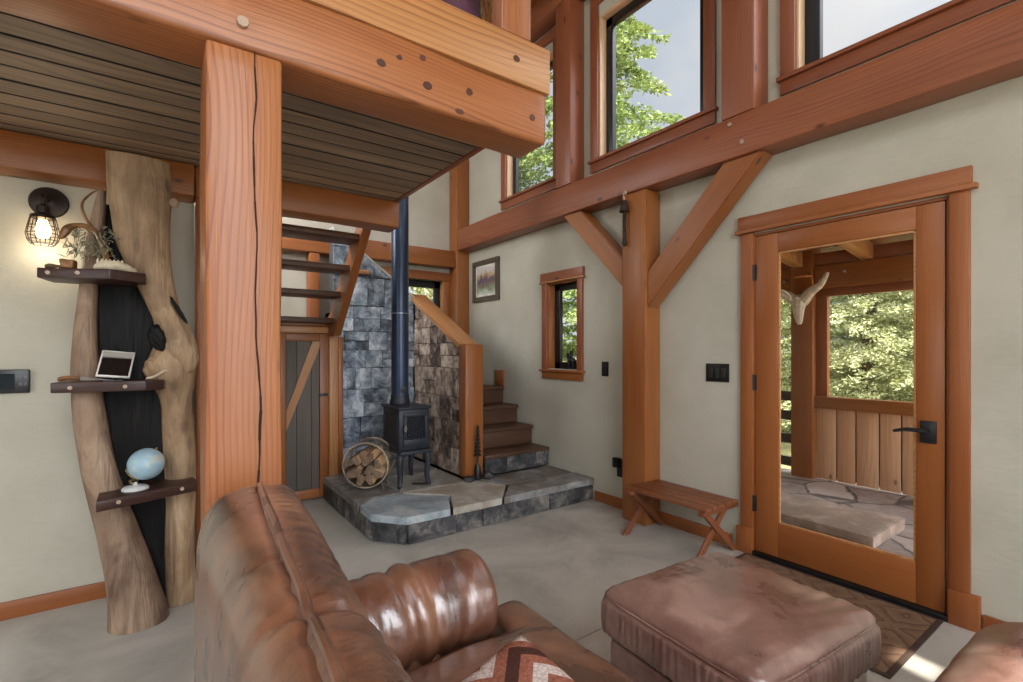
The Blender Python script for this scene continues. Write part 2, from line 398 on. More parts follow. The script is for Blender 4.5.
wall_with_holes('wall_loft', (3.48, 5.4), (-.05, 5.2), (-.2, -.08), [((4.0, 4.8), (2.45, 3.5))], 'Y', 'plaster wall closing the stairwell on the left')  # unseen opening added for the stairwell fill light
# floor: two concrete slabs with a sawn joint between them
bm = bmesh.new(); box(bm, (-3.5, 3.21), (-3, 1.617), (-.12, 0)); box(bm, (-3.5, 3.21), (1.623, 5.5), (-.12, 0)); box(bm, (-3.5, 3.21), (-3, 5.5), (-.2, -.12))
tag(mesh('floor', bm, M_CONC, None, smooth=0), 'grey polished concrete floor with a thin sawn joint', 'floor', kind='structure')
# rear and side of the room (behind the camera): plaster with large window openings
R_WIN_SUNSLOTS = [((-1.3, 2.5), (.75, 2.75)), ((-1.3, .72), (3.0, 4.5)), ((.80, 1.12), (4.60, 4.93)), ((1.89, 2.04), (4.50, 4.84))]  # last two are unseen slots added to shape the sun patches
wall_with_holes('wall_rear', (-3.5, 3.21), (-.3, 5.2), (-3.12, -3.0), R_WIN_SUNSLOTS, 'X', 'plaster wall with big windows and added sun slots behind the viewer')
wall_with_holes('wall_side', (-3.0, 3.48), (-.3, 5.2), (-3.62, -3.5), [((-1.0, 1.4), (.9, 2.6))], 'Y', 'plaster wall with a window far to the left')
bm = bmesh.new(); prism(bm, [(-3.5, -3.12, 5.2), (3.21, -3.12, 5.2), (2.0, -3.12, 5.0), (1.45, -3.12, 5.18), (-3.5, -3.12, 6.84)], (0, .12, 0))
tag(mesh('wall_gable', bm, M_WALL, None, smooth=0), 'gable plaster above the rear windows', 'wall', kind='structure')
# roof boarding, sloping up from the tall-window wall
bm = bmesh.new()
A = Vector((3.32, 0, 4.56)); B = Vector((-3.9, 0, 7.0))
for i in range(22):
    p = A.lerp(B, i/22); q = A.lerp(B, (i+1)/22-.001)
    prism(bm, [(p.x, -3.13, p.z), (q.x, -3.13, q.z), (q.x, -3.13, q.z+.05), (p.x, -3.13, p.z+.05)], (0, 8.8, 0))
tag(mesh('ceiling_roof', bm, M_TRIMW, None, smooth=0), 'board roof lining high above the tall windows', 'ceiling', kind='structure')
for i, y in enumerate((.2, 1.66, 3.28, 4.7)):
    tag(timber('roof_rafter', (3.25, y, 4.48), (-3.4, y, 6.72), .14, .2, M_FIRD), 'red-brown timber rafter under the roof boards', 'rafter', 'roof rafters')
tag(slab('wall_gable', (-3.5, 3.21), (5.4, 5.5), (5.2, 7.2), M_WALL), 'gable plaster above the stairwell', 'wall', kind='structure')

# baseboards
def baseboard(name, x, y, label, z=(0, .085)):
    tag(board(name, x, y, z, M_TRIMW, bev=.003), label, 'baseboard', kind='structure')
baseboard('baseboard_left', (-3.5, .15), (3.345, 3.36), 'wooden baseboard under the wall with the caged lamp')
baseboard('baseboard_right', (XW-.016, XW), (1.79, 3.05), 'wooden baseboard between the door and the stone hearth')
baseboard('baseboard_near', (XW-.016, XW), (-2.9, .57), 'wooden baseboard to the right of the door')

# ------------------------------------------------------------------ tall windows and the small window
M_REV = wood('pale_reveal', (226, 196, 160), (216, 182, 144), (184, 140, 100), ring=10, knots=.2)
def window_right(name, hole, label, cas=.085, top=True, frame_d=.05):
    (y0, y1), (z0, z1) = hole
    t = thing(name, label, 'window', (XW, (y0+y1)/2, z0), kind='structure')
    xf = (XW-.024, XW-.002)
    board('casing', xf, (y1, y1+cas), (z0-.02, z1+.1), M_FIRD, t); board('casing', xf, (y0-cas, y0), (z0-.02, z1+.1), M_FIRD, t)
    board('head_casing', xf, (y0-cas, y1+cas), (z1+.1, z1+.2), M_FIRD, t)
    board('window_sill', (XW-.045, XW+.11), (y0-cas-.015, y1+cas+.015), (z0-.022, z0+.002), M_FIRD, t)
    board('apron', xf, (y0-cas, y1+cas), (z0-.105, z0-.023), M_FIRD, t)
    board('reveal', (XW-.002, XW+.118), (y1-.016, y1), (z0, z1), M_REV, t); board('reveal', (XW-.002, XW+.118), (y0, y0+.016), (z0, z1), M_REV, t)
    board('reveal', (XW-.002, XW+.118), (y0, y1), (z1-.016, z1), M_REV, t)
    bm = bmesh.new(); a = frame_d; X = (XW+.07, XW+.115); ya, yb = y0+.016, y1-.016; zb = z1-.016
    box(bm, X, (ya, ya+a), (z0, zb), .004); box(bm, X, (yb-a, yb), (z0, zb), .004); box(bm, X, (ya, yb), (z0, z0+.035), .004); box(bm, X, (ya, yb), (zb-a, zb), .004)
    mesh('sash_frame', bm, M_DARK, t)
    slab('pane', (XW+.095, XW+.099), (ya+.02, yb-.02), (z0+.01, zb-.02), M_GLASS, t)
    return t
window_right('window_1', H_W1, 'tall black-framed window nearest the far corner post above the beam', frame_d=.055)
window_right('window_2', H_W2, 'tall black-framed window between two upper posts showing a treetop', frame_d=.075)
window_right('window_3', H_W3, 'wide black-framed window at the upper right above the door', frame_d=.085)
# small casement
(y0, y1), (z0, z1) = H_SMALL
t = thing('window_4', 'small narrow wood-trimmed window low on the plaster wall beside the stairs', 'window', (XW, 3.48, 1.13), kind='structure')
xf = (XW-.022, XW-.001)
board('casing', xf, (y1, y1+.07), (z0-.01, z1), M_FIRD, t); board('casing', xf, (y0-.07, y0), (z0-.01, z1), M_FIRD, t)
board('head_casing', (XW-.03, XW-.001), (y0-.085, y1+.085), (z1+.012, z1+.10), M_FIRD, t); board('head_lip', (XW-.04, XW-.001), (y0-.1, y1+.1), (z1, z1+.014), M_FIRL, t)
board('window_sill', (XW-.045, XW+.1), (y0-.09, y1+.09), (z0-.03, z0-.008), M_TRIMW, t); board('apron', xf, (y0-.07, y1+.07), (z0-.1, z0-.03), M_FIR, t)
board('reveal', (XW-.001, XW+.12), (y1-.015, y1), (z0-.008, z1), M_FIR, t); board('reveal', (XW-.001, XW+.12), (y0, y0+.015), (z0-.008, z1), M_FIR, t); board('reveal', (XW-.001, XW+.12), (y0, y1), (z1-.015, z1), M_FIR, t)
bm = bmesh.new(); X = (XW+.075, XW+.115); ya, yb = y0+.015, y1-.015; zb = z1-.015; zc = z0-.008
box(bm, X, (ya, ya+.05), (zc, zb), .004); box(bm, X, (yb-.075, yb), (zc, zb), .004); box(bm, X, (ya, yb), (zc, zc+.07), .004); box(bm, X, (ya, yb), (zb-.06, zb), .004)
mesh('sash_frame', bm, M_DARK, t); slab('pane', (XW+.095, XW+.099), (ya+.03, yb-.03), (zc+.03, zb-.03), M_GLASS, t)
# landing window in the back wall
(x0, x1), (z0, z1) = H_BACK
t = thing('window_5', 'low black-framed window behind the stair guard under the back beam', 'window', (2.45, 5.4, 1.45), kind='structure')
board('casing', (x1, x1+.075), (5.376, 5.399), (z0, z1), M_FIR, t); board('casing', (x0-.075, x0), (5.376, 5.399), (z0, z1), M_FIR, t)
board('head_casing', (x0-.09, x1+.09), (5.37, 5.399), (z1, z1+.1), M_FIRP, t)
board('reveal', (x1-.02, x1), (5.4, 5.5), (z0, z1), M_FIRL, t)
bm = bmesh.new()
box(bm, (x0, x0+.05), (5.46, 5.5), (z0, z1), .004); box(bm, (x1-.10, x1-.02), (5.46, 5.5), (z0, z1), .004); box(bm, (x0, x1), (5.46, 5.5), (z0, z0+.05), .004); box(bm, (x0, x1), (5.46, 5.5), (z1-.09, z1), .004)
mesh('sash_frame', bm, M_DARK, t); slab('pane', (x0+.02, x1-.04), (5.478, 5.482), (z0+.02, z1-.04), M_GLASS, t)

# ------------------------------------------------------------------ entrance door
t = thing('door_1', 'full-glass fir entrance door with wooden casing and black lever handle', 'door', (XW, 1.17, 0), kind='structure')
DX = (XW-.004, XW+.040)
for ys in ((1.645, 1.727), (.612, .688)): board('casing', (XW-.022, XW-.001), ys, (.165, 2.055), M_TRIMW, t)
board('plinth_block', (XW-.034, XW-.001), (1.645, 1.75), (0, .165), M_TRIMW, t); board('plinth_block', (XW-.034, XW-.001), (.576, .69), (0, .165), M_TRIMW, t)
board('head_lip', (XW-.042, XW-.001), (.585, 1.755), (2.055, 2.08), M_TRIMW, t); board('head_casing', (XW-.028, XW-.001), (.605, 1.742), (2.08, 2.165), M_TRIMW, t)
board('jamb', (XW-.001, XW+.12), (1.639, 1.667), (0, 2.05), M_TRIMW, t); board('jamb', (XW-.001, XW+.12), (.682, .702), (0, 2.05), M_TRIMW, t); board('jamb', (XW-.001, XW+.12), (.69, 1.67), (2.032, 2.05), M_TRIMW, t)
door = link(bpy.data.objects.new('door_panel', None), t, Matrix.Translation((XW, 1.17, .02)))
board('stile', DX, (1.497, 1.637), (.03, 2.028), M_DOOR, door, .003); board('stile', DX, (.706, .818), (.03, 2.028), M_DOOR, door, .003)
board('rail', DX, (.818, 1.497), (1.91, 2.028), M_DOOR, door, .003); board('rail', DX, (.818, 1.497), (.03, .236), M_DOOR, door, .003)
slab('pane', (XW+.014, XW+.022), (.814, 1.501), (.232, 1.914), M_GLASS, door)
bm = bmesh.new()
for a, b, c, d in ((.818, .830, .236, 1.91), (1.485, 1.497, .236, 1.91), (.818, 1.497, .236, .248), (.818, 1.497, 1.898, 1.91)): box(bm, (XW, XW+.013), (a, b), (c, d), .003)
mesh('glazing_bead', bm, M_FIRL, door)
bm = bmesh.new(); box(bm, (XW-.016, XW-.0045), (.735, .80), (.845, .955), .004); mesh('handle_plate', bm, M_BLACK, door)
bm = bmesh.new(); tube(bm, [(XW-.012, .772, .905), (XW-.06, .772, .905)], .012, 10)
tube(bm, spline([(XW-.06, .767, .905), (XW-.063, .80, .910), (XW-.065, .85, .908), (XW-.063, .895, .895)], 5), [.011]*5+[.010]*5+[.008]*5+[.006], 10); mesh('lever_handle', bm, M_BLACK, door)
for z in (1.80, 1.10, .33):
    bm = bmesh.new(); tube(bm, [(XW-.014, 1.641, z-.05), (XW-.014, 1.641, z+.05)], .009, 8); box(bm, (XW-.009, XW-.0045), (1.628, 1.652), (z-.048, z+.048)); mesh('hinge', bm, M_BLACK, t)
bm = bmesh.new(); box(bm, (XW-.03, XW+.16), (.69, 1.67), (-.005, .028), .004); mesh('threshold', bm, M_DARK, t)

# ------------------------------------------------------------------ heavy timbers
def tim(name, p0, p1, w, h, mat, label, cat, bev=.012, group=None, **kw):
    return tag(timber(name, p0, p1, w, h, mat, None, bev, **kw), label, cat, group)
def pegs(parent, pts, d, r=.016):
    for p in pts:
        bm = bmesh.new(); d_ = Vector(d).normalized(); tube(bm, [Vector(p)-d_*.02, Vector(p)+d_*.012], r, 8); mesh('peg', bm, M_PEG, parent)
post = tim('timber_post', (.205, 1.752, 0), (.205, 1.752, 2.20), .204, .204, M_FIRP, 'thick square fir post with a long crack standing behind the leather sofa', 'post', .012, up=(0, 1, 0), wave=.004)
# long drying check in the post
bm = bmesh.new(); cp = []
for i in range(41):
    z = 2.2-i*.045; cp.append(((.237)-.004*i/40+.022*noise.noise((z*2.3, 1, 0))+.006*noise.noise((z*9, 1, 0))+.012*math.sin(z*2.2)*.4, z))
for (xa, za), (xb, zb) in zip(cp, cp[1:]):
    w = .0035*(.5+abs(noise.noise((za*5, 4, 0)))*1.2); f = bm.faces.new([bm.verts.new(q) for q in ((xa-w, 1.6465, za), (xa+w, 1.6465, za), (xb+w, 1.6465, zb), (xb-w, 1.6465, zb))])
bmesh.ops.remove_doubles(bm, verts=bm.verts, dist=1e-5)
r_ = bmesh.ops.extrude_face_region(bm, geom=bm.faces[:])
for g in r_['geom']:
    if isinstance(g, bmesh.types.BMVert): g.co.y += .012
M_CRACK = plain('crack_dark', (46, 24, 16), .9); mesh('drying_crack', bm, M_CRACK, post)
lb = tim('loft_beam', (-3.4, 1.752, 2.31), (1.375, 1.752, 2.31), .204, .22, M_FIRP, 'heavy lower loft beam resting on the cracked post, wooden peg in its face', 'beam', .020, wave=.007, seg=3)
pegs(lb, [(.198, 1.65, 2.275)], (0, -1, 0), .016)
fb_ = tim('loft_fascia_beam', (-3.4, 1.742, 2.522), (1.392, 1.742, 2.522), .184, .196, M_FIRL, 'pale top timber lying along the heavy loft beam', 'beam', .006)
tim('loft_rear_beam', (.155, 3.27, 2.232), (1.335, 3.27, 2.232), .18, .175, M_FIR, 'loft beam crossing in front of the upper stair treads', 'beam', .014, wave=.006)
tim('wall_head_beam', (-3.4, 3.27, 2.232), (.153, 3.27, 2.232), .18, .175, M_FIR, 'brown beam above the caged lamp and driftwood shelf', 'beam', .014)
tim('corner_post', (.245, 3.27, 0), (.245, 3.27, 2.143), .17, .17, M_TRIMW, 'brown timber post at the end of the lamp wall', 'post', .01, up=(0, 1, 0))
M_KNOT = wood('dark_knot', (104, 62, 44), (82, 46, 34), (46, 26, 22), ring=60, knots=0)
def knots(parent, y, pts):
    for (x, z, a, b) in pts:
        bm = bmesh.new(); n = 16
        poly = [Vector((x+a*math.cos(2*PI*k/n)*(1+.12*noise.noise((k*.9, x*9, z*9))), y-.0012, z+b*math.sin(2*PI*k/n)*(1+.12*noise.noise((k*.9, x*5, z*7))))) for k in range(n)]
        prism(bm, poly, (0, .004, 0)); mesh('knot', bm, M_KNOT, parent)
knots(lb, 1.65, [(.624, 2.302, .017, .014), (.781, 2.374, .013, .012), (.801, 2.279, .018, .015), (.98, 2.311, .015, .014), (1.292, 2.298, .015, .014), (.936, 2.222, .020, .010), (.69, 2.345, .012, .010)])
knots(fb_, 1.65, [(1.208, 2.52, .017, .014)])
tag(board('loft_edge_trim', (1.302, 1.335), (1.856, 3.36), (2.322, 2.42), M_FIRD), 'red-brown edge board along the open side of the loft floor', 'trim')
# loft deck boards (dark weathered underside)
bm = bmesh.new(); y = 1.855; k = 0
while y < 3.40:
    w = .118+.02*random.Random(k).random(); x = -3.5+1.2*random.Random(k+50).random(); xs = [-3.5, x-1.5, 1.30]
    for a, b in zip(xs, xs[1:]):
        if b > 1.3: b = 1.3
        if b-a < .05: continue
        n0 = len(bm.faces); vs = box(bm, (a, b-.002), (y, min(y+w, 3.48)-.011), (2.322+.003*random.Random(k*3).random(), 2.36), .006, 2); bm.faces.ensure_lookup_table(); bm.normal_update()
        paint(bm, bm.faces[n0:], random.Random(k*7+int(a*10)).random())
    y += w; k += 1
M_CEDGE = plain('gap_shade_edge', (34, 29, 27), .8)  # shade of the board gaps, painted onto sides and bevels
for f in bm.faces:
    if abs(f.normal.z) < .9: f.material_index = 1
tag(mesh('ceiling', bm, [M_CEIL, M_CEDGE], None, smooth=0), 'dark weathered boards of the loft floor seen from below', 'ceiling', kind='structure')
tag(slab('floor_loft', (-3.5, 1.30), (1.86, 3.48), (2.385, 2.42), M_TREAD), 'upper surface of the loft floor', 'floor', kind='structure')
# wall frame on the right
gb = tim('wall_girt', (2.998, -2.95, 2.636), (2.998, 5.19, 2.636), .182, .256, M_FIRD, 'long red-brown wall beam running under the tall windows', 'beam', .012, wave=.005)
pegs(gb, [(2.906, 1.70, 2.72), (2.906, 1.62, 2.585)], (-1, 0, 0), .013)
tim('wall_post', (3.0, 2.4805, 0), (3.0, 2.4805, 2.505), .178, .231, M_FIR, 'tall orange fir post on the wall carrying two diagonal braces', 'post', .016, up=(0, 1, 0))
def brace(ya, za, yb, zb, w, label, mat):
    # diagonal with its ends cut to the post (vertical) and the girt (level)
    bm = bmesh.new(); d = Vector((yb-ya, zb-za)).normalized(); n = Vector((-d.y, d.x))
    def at_y(off, y): s_ = (y-(ya+n.x*off))/d.x; return (y, za+n.y*off+d.y*s_)
    def at_z(off, z): s_ = (z-(za+n.y*off))/d.y; return (ya+n.x*off+d.x*s_, z)
    h = w/2; q = [at_y(-h, ya), at_y(h, ya), at_z(h, zb), at_z(-h, zb)]
    c = Vector((2.995, (ya+yb)/2, (za+zb)/2)); X = Vector((0, d.x, d.y)); Z = Vector((0, -d.y, d.x)); Y = Z.cross(X)
    M = Matrix((X, Y, Z)).transposed().to_4x4(); M.translation = c; Mi = M.inverted()
    prism(bm, [Mi @ Vector((2.93, a, b)) for a, b in q], (Mi.to_3x3() @ Vector((.13, 0, 0))))
    bmesh.ops.bevel(bm, geom=bm.edges[:], offset=.008, segments=2, affect='EDGES')
    return tag(mesh('timber_brace', bm, mat, None, M), label, 'brace')
brace(2.598, 1.905, 3.185, 2.505, .16, 'short diagonal brace from the wall post up to the left', M_FIR)
brace(2.363, 1.755, 1.635, 2.505, .185, 'long diagonal brace from the wall post up towards the door', M_FIR)
tim('upper_post', (3.0, 3.285, 2.767), (3.0, 3.285, 4.424), .178, .20, M_FIRD, 'upper post on the wall beam between the two tall windows', 'post', .016, up=(0, 1, 0))
tim('upper_post', (3.0, 1.66, 2.767), (3.0, 1.66, 4.424), .178, .22, M_FIRD, 'upper post on the wall beam left of the wide window over the door', 'post', .016, up=(0, 1, 0))
tim('corner_post', (3.0, 5.295, .92), (3.0, 5.295, 4.52), .178, .19, M_FIR, 'tall timber post in the far corner beside the stairs', 'post', .012, up=(0, 1, 0))
tim('back_wall_beam', (-.05, 5.31, 2.41), (2.905, 5.31, 2.41), .16, .20, M_FIR, 'level timber on the back wall behind the stovepipe', 'beam', .01)
tim('back_wall_post', (1.28, 5.31, 0), (1.28, 5.31, 2.305), .10, .14, M_TRIMW, 'narrow timber post on the back wall behind the open stair treads', 'post', .008, up=(0, 1, 0))
tim('eave_beam', (3.0, -2.95, 4.525), (3.0, 5.19, 4.525), .18, .2, M_FIRD, 'roof plate timber above the tall windows', 'beam')
tim('loft_post', (1.212, 1.694, 2.622), (1.212, 1.694, 4.6), .156, .08, M_FIRP, 'pinkish square post standing on the loft beam end', 'post', .01, up=(0, 1, 0))
tim('loft_back_post', (1.03, 2.9, 2.422), (1.03, 2.9, 4.6), .16, .16, M_FIRD, 'dark timber post at the back of the loft behind the dried flowers', 'post', .01, up=(0, 1, 0))

# ------------------------------------------------------------------ outside: porch, ground, trees
M_PORCHST = stone('porch_stone', [(.24, (140, 120, 106)), (.45, (168, 146, 130)), (.62, (188, 166, 150)), (.85, (206, 190, 176))], 4, .4)
def voronoi_pave():
    k = N('porch_paving'); v = k.vec((1, 1, 1), rnd=False); wv = k.noise(v, 3, 3); mm = k.n('ShaderNodeVectorMath', operation='MULTIPLY_ADD'); k.l(wv.outputs['Color'], mm.inputs[0]); mm.inputs[1].default_value = (.2, .2, 0); k.l(v, mm.inputs[2])
    vo = k.n('ShaderNodeTexVoronoi', feature='DISTANCE_TO_EDGE'); vo.inputs['Scale'].default_value = 2.3; k.l(mm.outputs[0], vo.inputs['Vector'])
    vc = k.n('ShaderNodeTexVoronoi', feature='F1'); vc.inputs['Scale'].default_value = 2.3; k.l(mm.outputs[0], vc.inputs['Vector'])
    z = k.noise(v, 9, 6, .65, .8); g = k.n('ShaderNodeSeparateColor'); k.l(vc.outputs['Color'], g.inputs[0])
    c = k.ramp(k.math('ADD', k.math('MULTIPLY', z.outputs['Fac'], .6), k.math('MULTIPLY', g.outputs[0], .35)), [(.25, (128, 112, 104)), (.5, (164, 148, 138)), (.8, (196, 180, 168))])
    j = k.ramp(vo.outputs['Distance'], [(.015, (0, 0, 0)), (.04, (255, 255, 255))]); c = k.mix(j, (84, 76, 72), c); k.color(c); k.set(Roughness=.7); k.bump(k.math('ADD', j, k.math('MULTIPLY', z.outputs['Fac'], .3)), .4, .01); return k.m
bm = bmesh.new(); box(bm, (3.26, 5.75), (-2.0, 5.2), (-.25, -.03))
tag(mesh('floor_porch', bm, voronoi_pave(), None, smooth=0), 'stone-paved porch floor beyond the glass door', 'floor', kind='structure')
M_GROUND = plain('forest_ground', (128, 122, 84), .95, 0, .3, 3, .3)
bm = bmesh.new(); bmesh.ops.create_grid(bm, x_segments=40, y_segments=40, size=30)
for v in bm.verts:
    v.co.z = -.45+.25*noise.noise(v.co*.2); d_ = max(0, v.co.x-2); v.co.z += .06*d_
bm.transform(Matrix.Translation((10, 4, 0)))
for v in bm.verts:
    if -6 < v.co.x < 6.6 and -6 < v.co.y < 6.2: v.co.z = -.5
tag(mesh('floor_ground', bm, M_GROUND, None, recenter=False), 'sunny forest ground outside the porch', 'ground', kind='structure')
tag(timber('stone_step', (4.17, 1.25, .015), (4.17, 2.6, .015), .62, .09, M_PORCHST, None, .012, wave=.012), 'thick rough stone slab lying on the porch floor outside the door', 'stone slab')
PX = 5.5
tim('porch_post', (PX+.09, 2.42, -.03), (PX+.09, 2.42, 2.35), .19, .22, M_FIR, 'porch post carrying the antlered skull', 'post', up=(0, 1, 0))
pb = tim('porch_beam', (PX+.09, -1.6, 2.06), (PX+.09, 2.31, 2.06), .16, .24, M_FIR, 'long porch beam to the right of the skull post', 'beam')
pegs(pb, [(PX, 2.24, 2.02), (PX, 2.02, 2.09)], (-1, 0, 0), .014)
pb = tim('porch_beam', (PX+.09, 2.53, 2.06), (PX+.09, 5.0, 2.06), .16, .24, M_FIR, 'porch beam to the left of the skull post', 'beam'); pegs(pb, [(PX, 2.60, 2.05)], (-1, 0, 0), .014)
for i in range(-2, 7):
    y = 2.46-i*.62
    if -1.1 < y < 5: tag(timber('porch_rafter', (3.22, y, 2.60), (5.9, y, 2.20), .10, .15, M_FIRL), 'pale porch rafter under the porch roof boards', 'rafter', 'porch rafters')
bm = bmesh.new()
for i in range(20):
    a = i/20; b = (i+1)/20-.002; prism(bm, [(3.22+2.8*a, -1.1, 2.685-.41*a), (3.22+2.8*b, -1.1, 2.685-.41*b), (3.22+2.8*b, -1.1, 2.715-.41*b), (3.22+2.8*a, -1.1, 2.715-.41*a)], (0, 6.3, 0))
tag(mesh('ceiling_porch', bm, M_FIRD, None, smooth=0), 'board lining under the porch roof', 'ceiling', kind='structure')
tag(board('porch_frieze', (PX+.03, PX+.06), (-1.05, 5.0), (2.185, 2.31), M_FIRD), 'dark frieze board above the porch beams between the rafters', 'board')
t = thing('porch_railing', 'solid board railing of vertical cedar planks across the porch', 'railing', (PX+.1, 0, -.03))
board('top_rail', (PX+.02, PX+.16), (-1.5, 2.31), (.71, .83), M_FIR, t); board('jamb_board', (PX+.06, PX+.12), (2.20, 2.31), (.83, 1.94), M_TRIMW, t)
board('head_board', (PX+.06, PX+.12), (-1.5, 2.31), (1.86, 1.94), M_FIRD, t)
y = 2.30; k = 0
while y > -1.4:
    w = .165+.03*random.Random(k).random(); board('plank', (PX+.06, PX+.085), (y-w+.012, y), (-.02, .71), M_CEDAR, t, .003); y -= w; k += 1
board('backing_board', (PX+.09, PX+.1), (-1.5, 2.3), (0, .7), M_GREYB, t)
t = thing('porch_fence', 'dark horizontal rail fence beside the skull post', 'fence', (PX+.1, 3.3, -.03))
for z in (.05, .30, .55, .76): board('rail', (PX+.06, PX+.10), (2.54, 4.6), (z, z+.10), M_GREYB, t)
board('fence_post', (PX+.10, PX+.18), (3.5, 3.6), (-.03, .9), M_GREYB, t)
# antlered skull on the porch post
M_BONE = plain('bone', (206, 192, 176), .7, 0, .12, 20, .2)
t = thing('antler_skull', 'bleached horned skull hung high on the porch post', 'skull', (PX-.02, 2.42, 1.78))
bm = bmesh.new(); tube(bm, spline([(PX-.02, 2.42, 1.86), (PX-.06, 2.42, 1.80), (PX-.07, 2.42, 1.70), (PX-.05, 2.42, 1.58)], 5), [.06, .066, .072, .074, .073, .07, .067, .063, .058, .054, .05, .046, .042, .036, .03, .02], 10); mesh('skull', bm, M_BONE, t)
for s_ in (-1, 1):
    bm = bmesh.new(); tube(bm, spline([(PX-.04, 2.42+s_*.03, 1.82), (PX-.10, 2.42+s_*.13, 1.90), (PX-.13, 2.42+s_*.24, 1.97), (PX-.13, 2.42+s_*.30, 2.08)], 5), [.060-.0028*i for i in range(16)], 9); mesh('horn', bm, M_BONE, t)
# conifers
def leafmat(name, cs):
    k = N(name); v = k.vec((1, 1, 1)); z = k.noise(v, 3.2, 3)
    k.color(k.ramp(z.outputs['Fac'], [(.3, cs[0]), (.55, cs[1]), (.75, cs[2])])); k.set(Roughness=.7, Specular_IOR_Level=.2)
    tr = k.n('ShaderNodeBsdfTranslucent'); tr.inputs['Color'].default_value = lin((140, 156, 84)); m = k.n('ShaderNodeMixShader'); m.inputs[0].default_value = .22
    k.l(k.b.outputs[0], m.inputs[1]); k.l(tr.outputs[0], m.inputs[2]); k.l(m.outputs[0], k.out.inputs[0]); return k.m
M_LEAF = leafmat('conifer_needles', ((146, 150, 104), (196, 196, 150), (224, 222, 186))); M_LEAFD = leafmat('spruce_needles', ((96, 116, 62), (132, 148, 88), (170, 178, 126))); M_BARK = plain('bark', (96, 78, 62), .9, 0, .25, 14, .5)
def conifer(name, label, h, rad, seed, nb, nl, size, loc, low=.03, group='conifers beyond the porch', leaf=None):
    rd = random.Random(seed); t = thing(name, label, 'tree', loc, group)
    bm = bmesh.new(); tube(bm, [(0, 0, -.3), (0, 0, h*.5), (0, 0, h)], [h*.016, h*.010, .01], 8); mesh('trunk', bm, M_BARK, t, Matrix.Translation(loc))
    vs, fs = [], []
    for i in range(nb):
        f = low+(1-low)*(i+rd.random())/nb; z = h*f; r = rad*(1-f)**.75*(.75+.4*rd.random())+.12; a = rd.random()*2*PI
        dx, dy = math.cos(a), math.sin(a)
        for j in range(nl):
            s_ = .12+.9*(j+rd.random())/nl; lat = (rd.random()-.5)*.55*r*(1.15-s_); droop = -.28*r*s_*s_+.10*r*s_
            p = Vector((dx*r*s_-dy*lat, dy*r*s_+dx*lat, z+droop+(rd.random()-.5)*.10))
            q = Vector((dx*.7+rd.uniform(-1, 1)*.9, dy*.7+rd.uniform(-1, 1)*.9, rd.uniform(-.7, .35))).normalized()*size*(.6+.8*rd.random())
            n_ = q.cross(Vector((rd.uniform(-1, 1), rd.uniform(-1, 1), rd.uniform(-.2, 1)))).normalized()*size*.26
            b = len(vs); vs += [p-n_*.3, p+q*.5-n_, p+q, p+q*.5+n_]; fs.append((b, b+1, b+2, b+3))
    me = bpy.data.meshes.new('foliage'); me.from_pydata(vs, [], fs); me.materials.append(leaf or M_LEAF)
    link(bpy.data.objects.new('foliage', me), t, Matrix.Translation(loc)); return t
def gz(x, y): return -.45+.06*max(0, x-12)+.0
t0 = conifer('conifer_tree', 'dense sunlit conifer beyond the porch railing', 7.0, 1.7, 1, 160, 300, .062, (10.2, 3.4, gz(10, 3)))
t1 = conifer('conifer_tree', 'dense sunlit conifer beyond the porch railing', 8.5, 2.0, 2, 170, 300, .068, (12.2, 5.4, gz(12, 5)))
rd = random.Random(9)
spots = [(9.9, .2), (10.6, 2.0), (12.0, 3.9), (13.4, 1.6), (16.9, 3.4), (13.2, -2.0), (16.6, 7.6), (20.0, 5.4), (20.6, 9.6), (9.8, 7.4), (12.4, 9.4), (16.6, -1.0), (20.4, 1.2), (16.0, 11.6)]
for i, (x, y) in enumerate(spots):
    c = copy_tree((t0, t1)[i % 2]); s_ = .85+.4*rd.random()
    c.location = (x, y, gz(x, y)); c.rotation_euler = (0, 0, rd.random()*6.28); c.scale = (s_, s_, s_*(.62+.12*rd.random()) if x < 14 else s_*.85)
conifer('conifer_tree', 'tall conifer whose crown shows through the tall windows', 14.0, 1.9, 5, 260, 190, .10, (6.95, 6.75, -.5), .10, 'tall tree at the windows', M_LEAFD)
conifer('conifer_tree', 'tall conifer filling the window nearest the corner post', 12.5, 1.9, 8, 240, 180, .10, (6.7, 9.6, -.5), .06, 'tall tree at the corner window', M_LEAFD)
conifer('conifer_tree', 'young conifer seen through the low window behind the stairs', 4.5, 1.2, 6, 90, 90, .10, (4.2, 9.0, -.5), .03, 'tree behind the stairs')

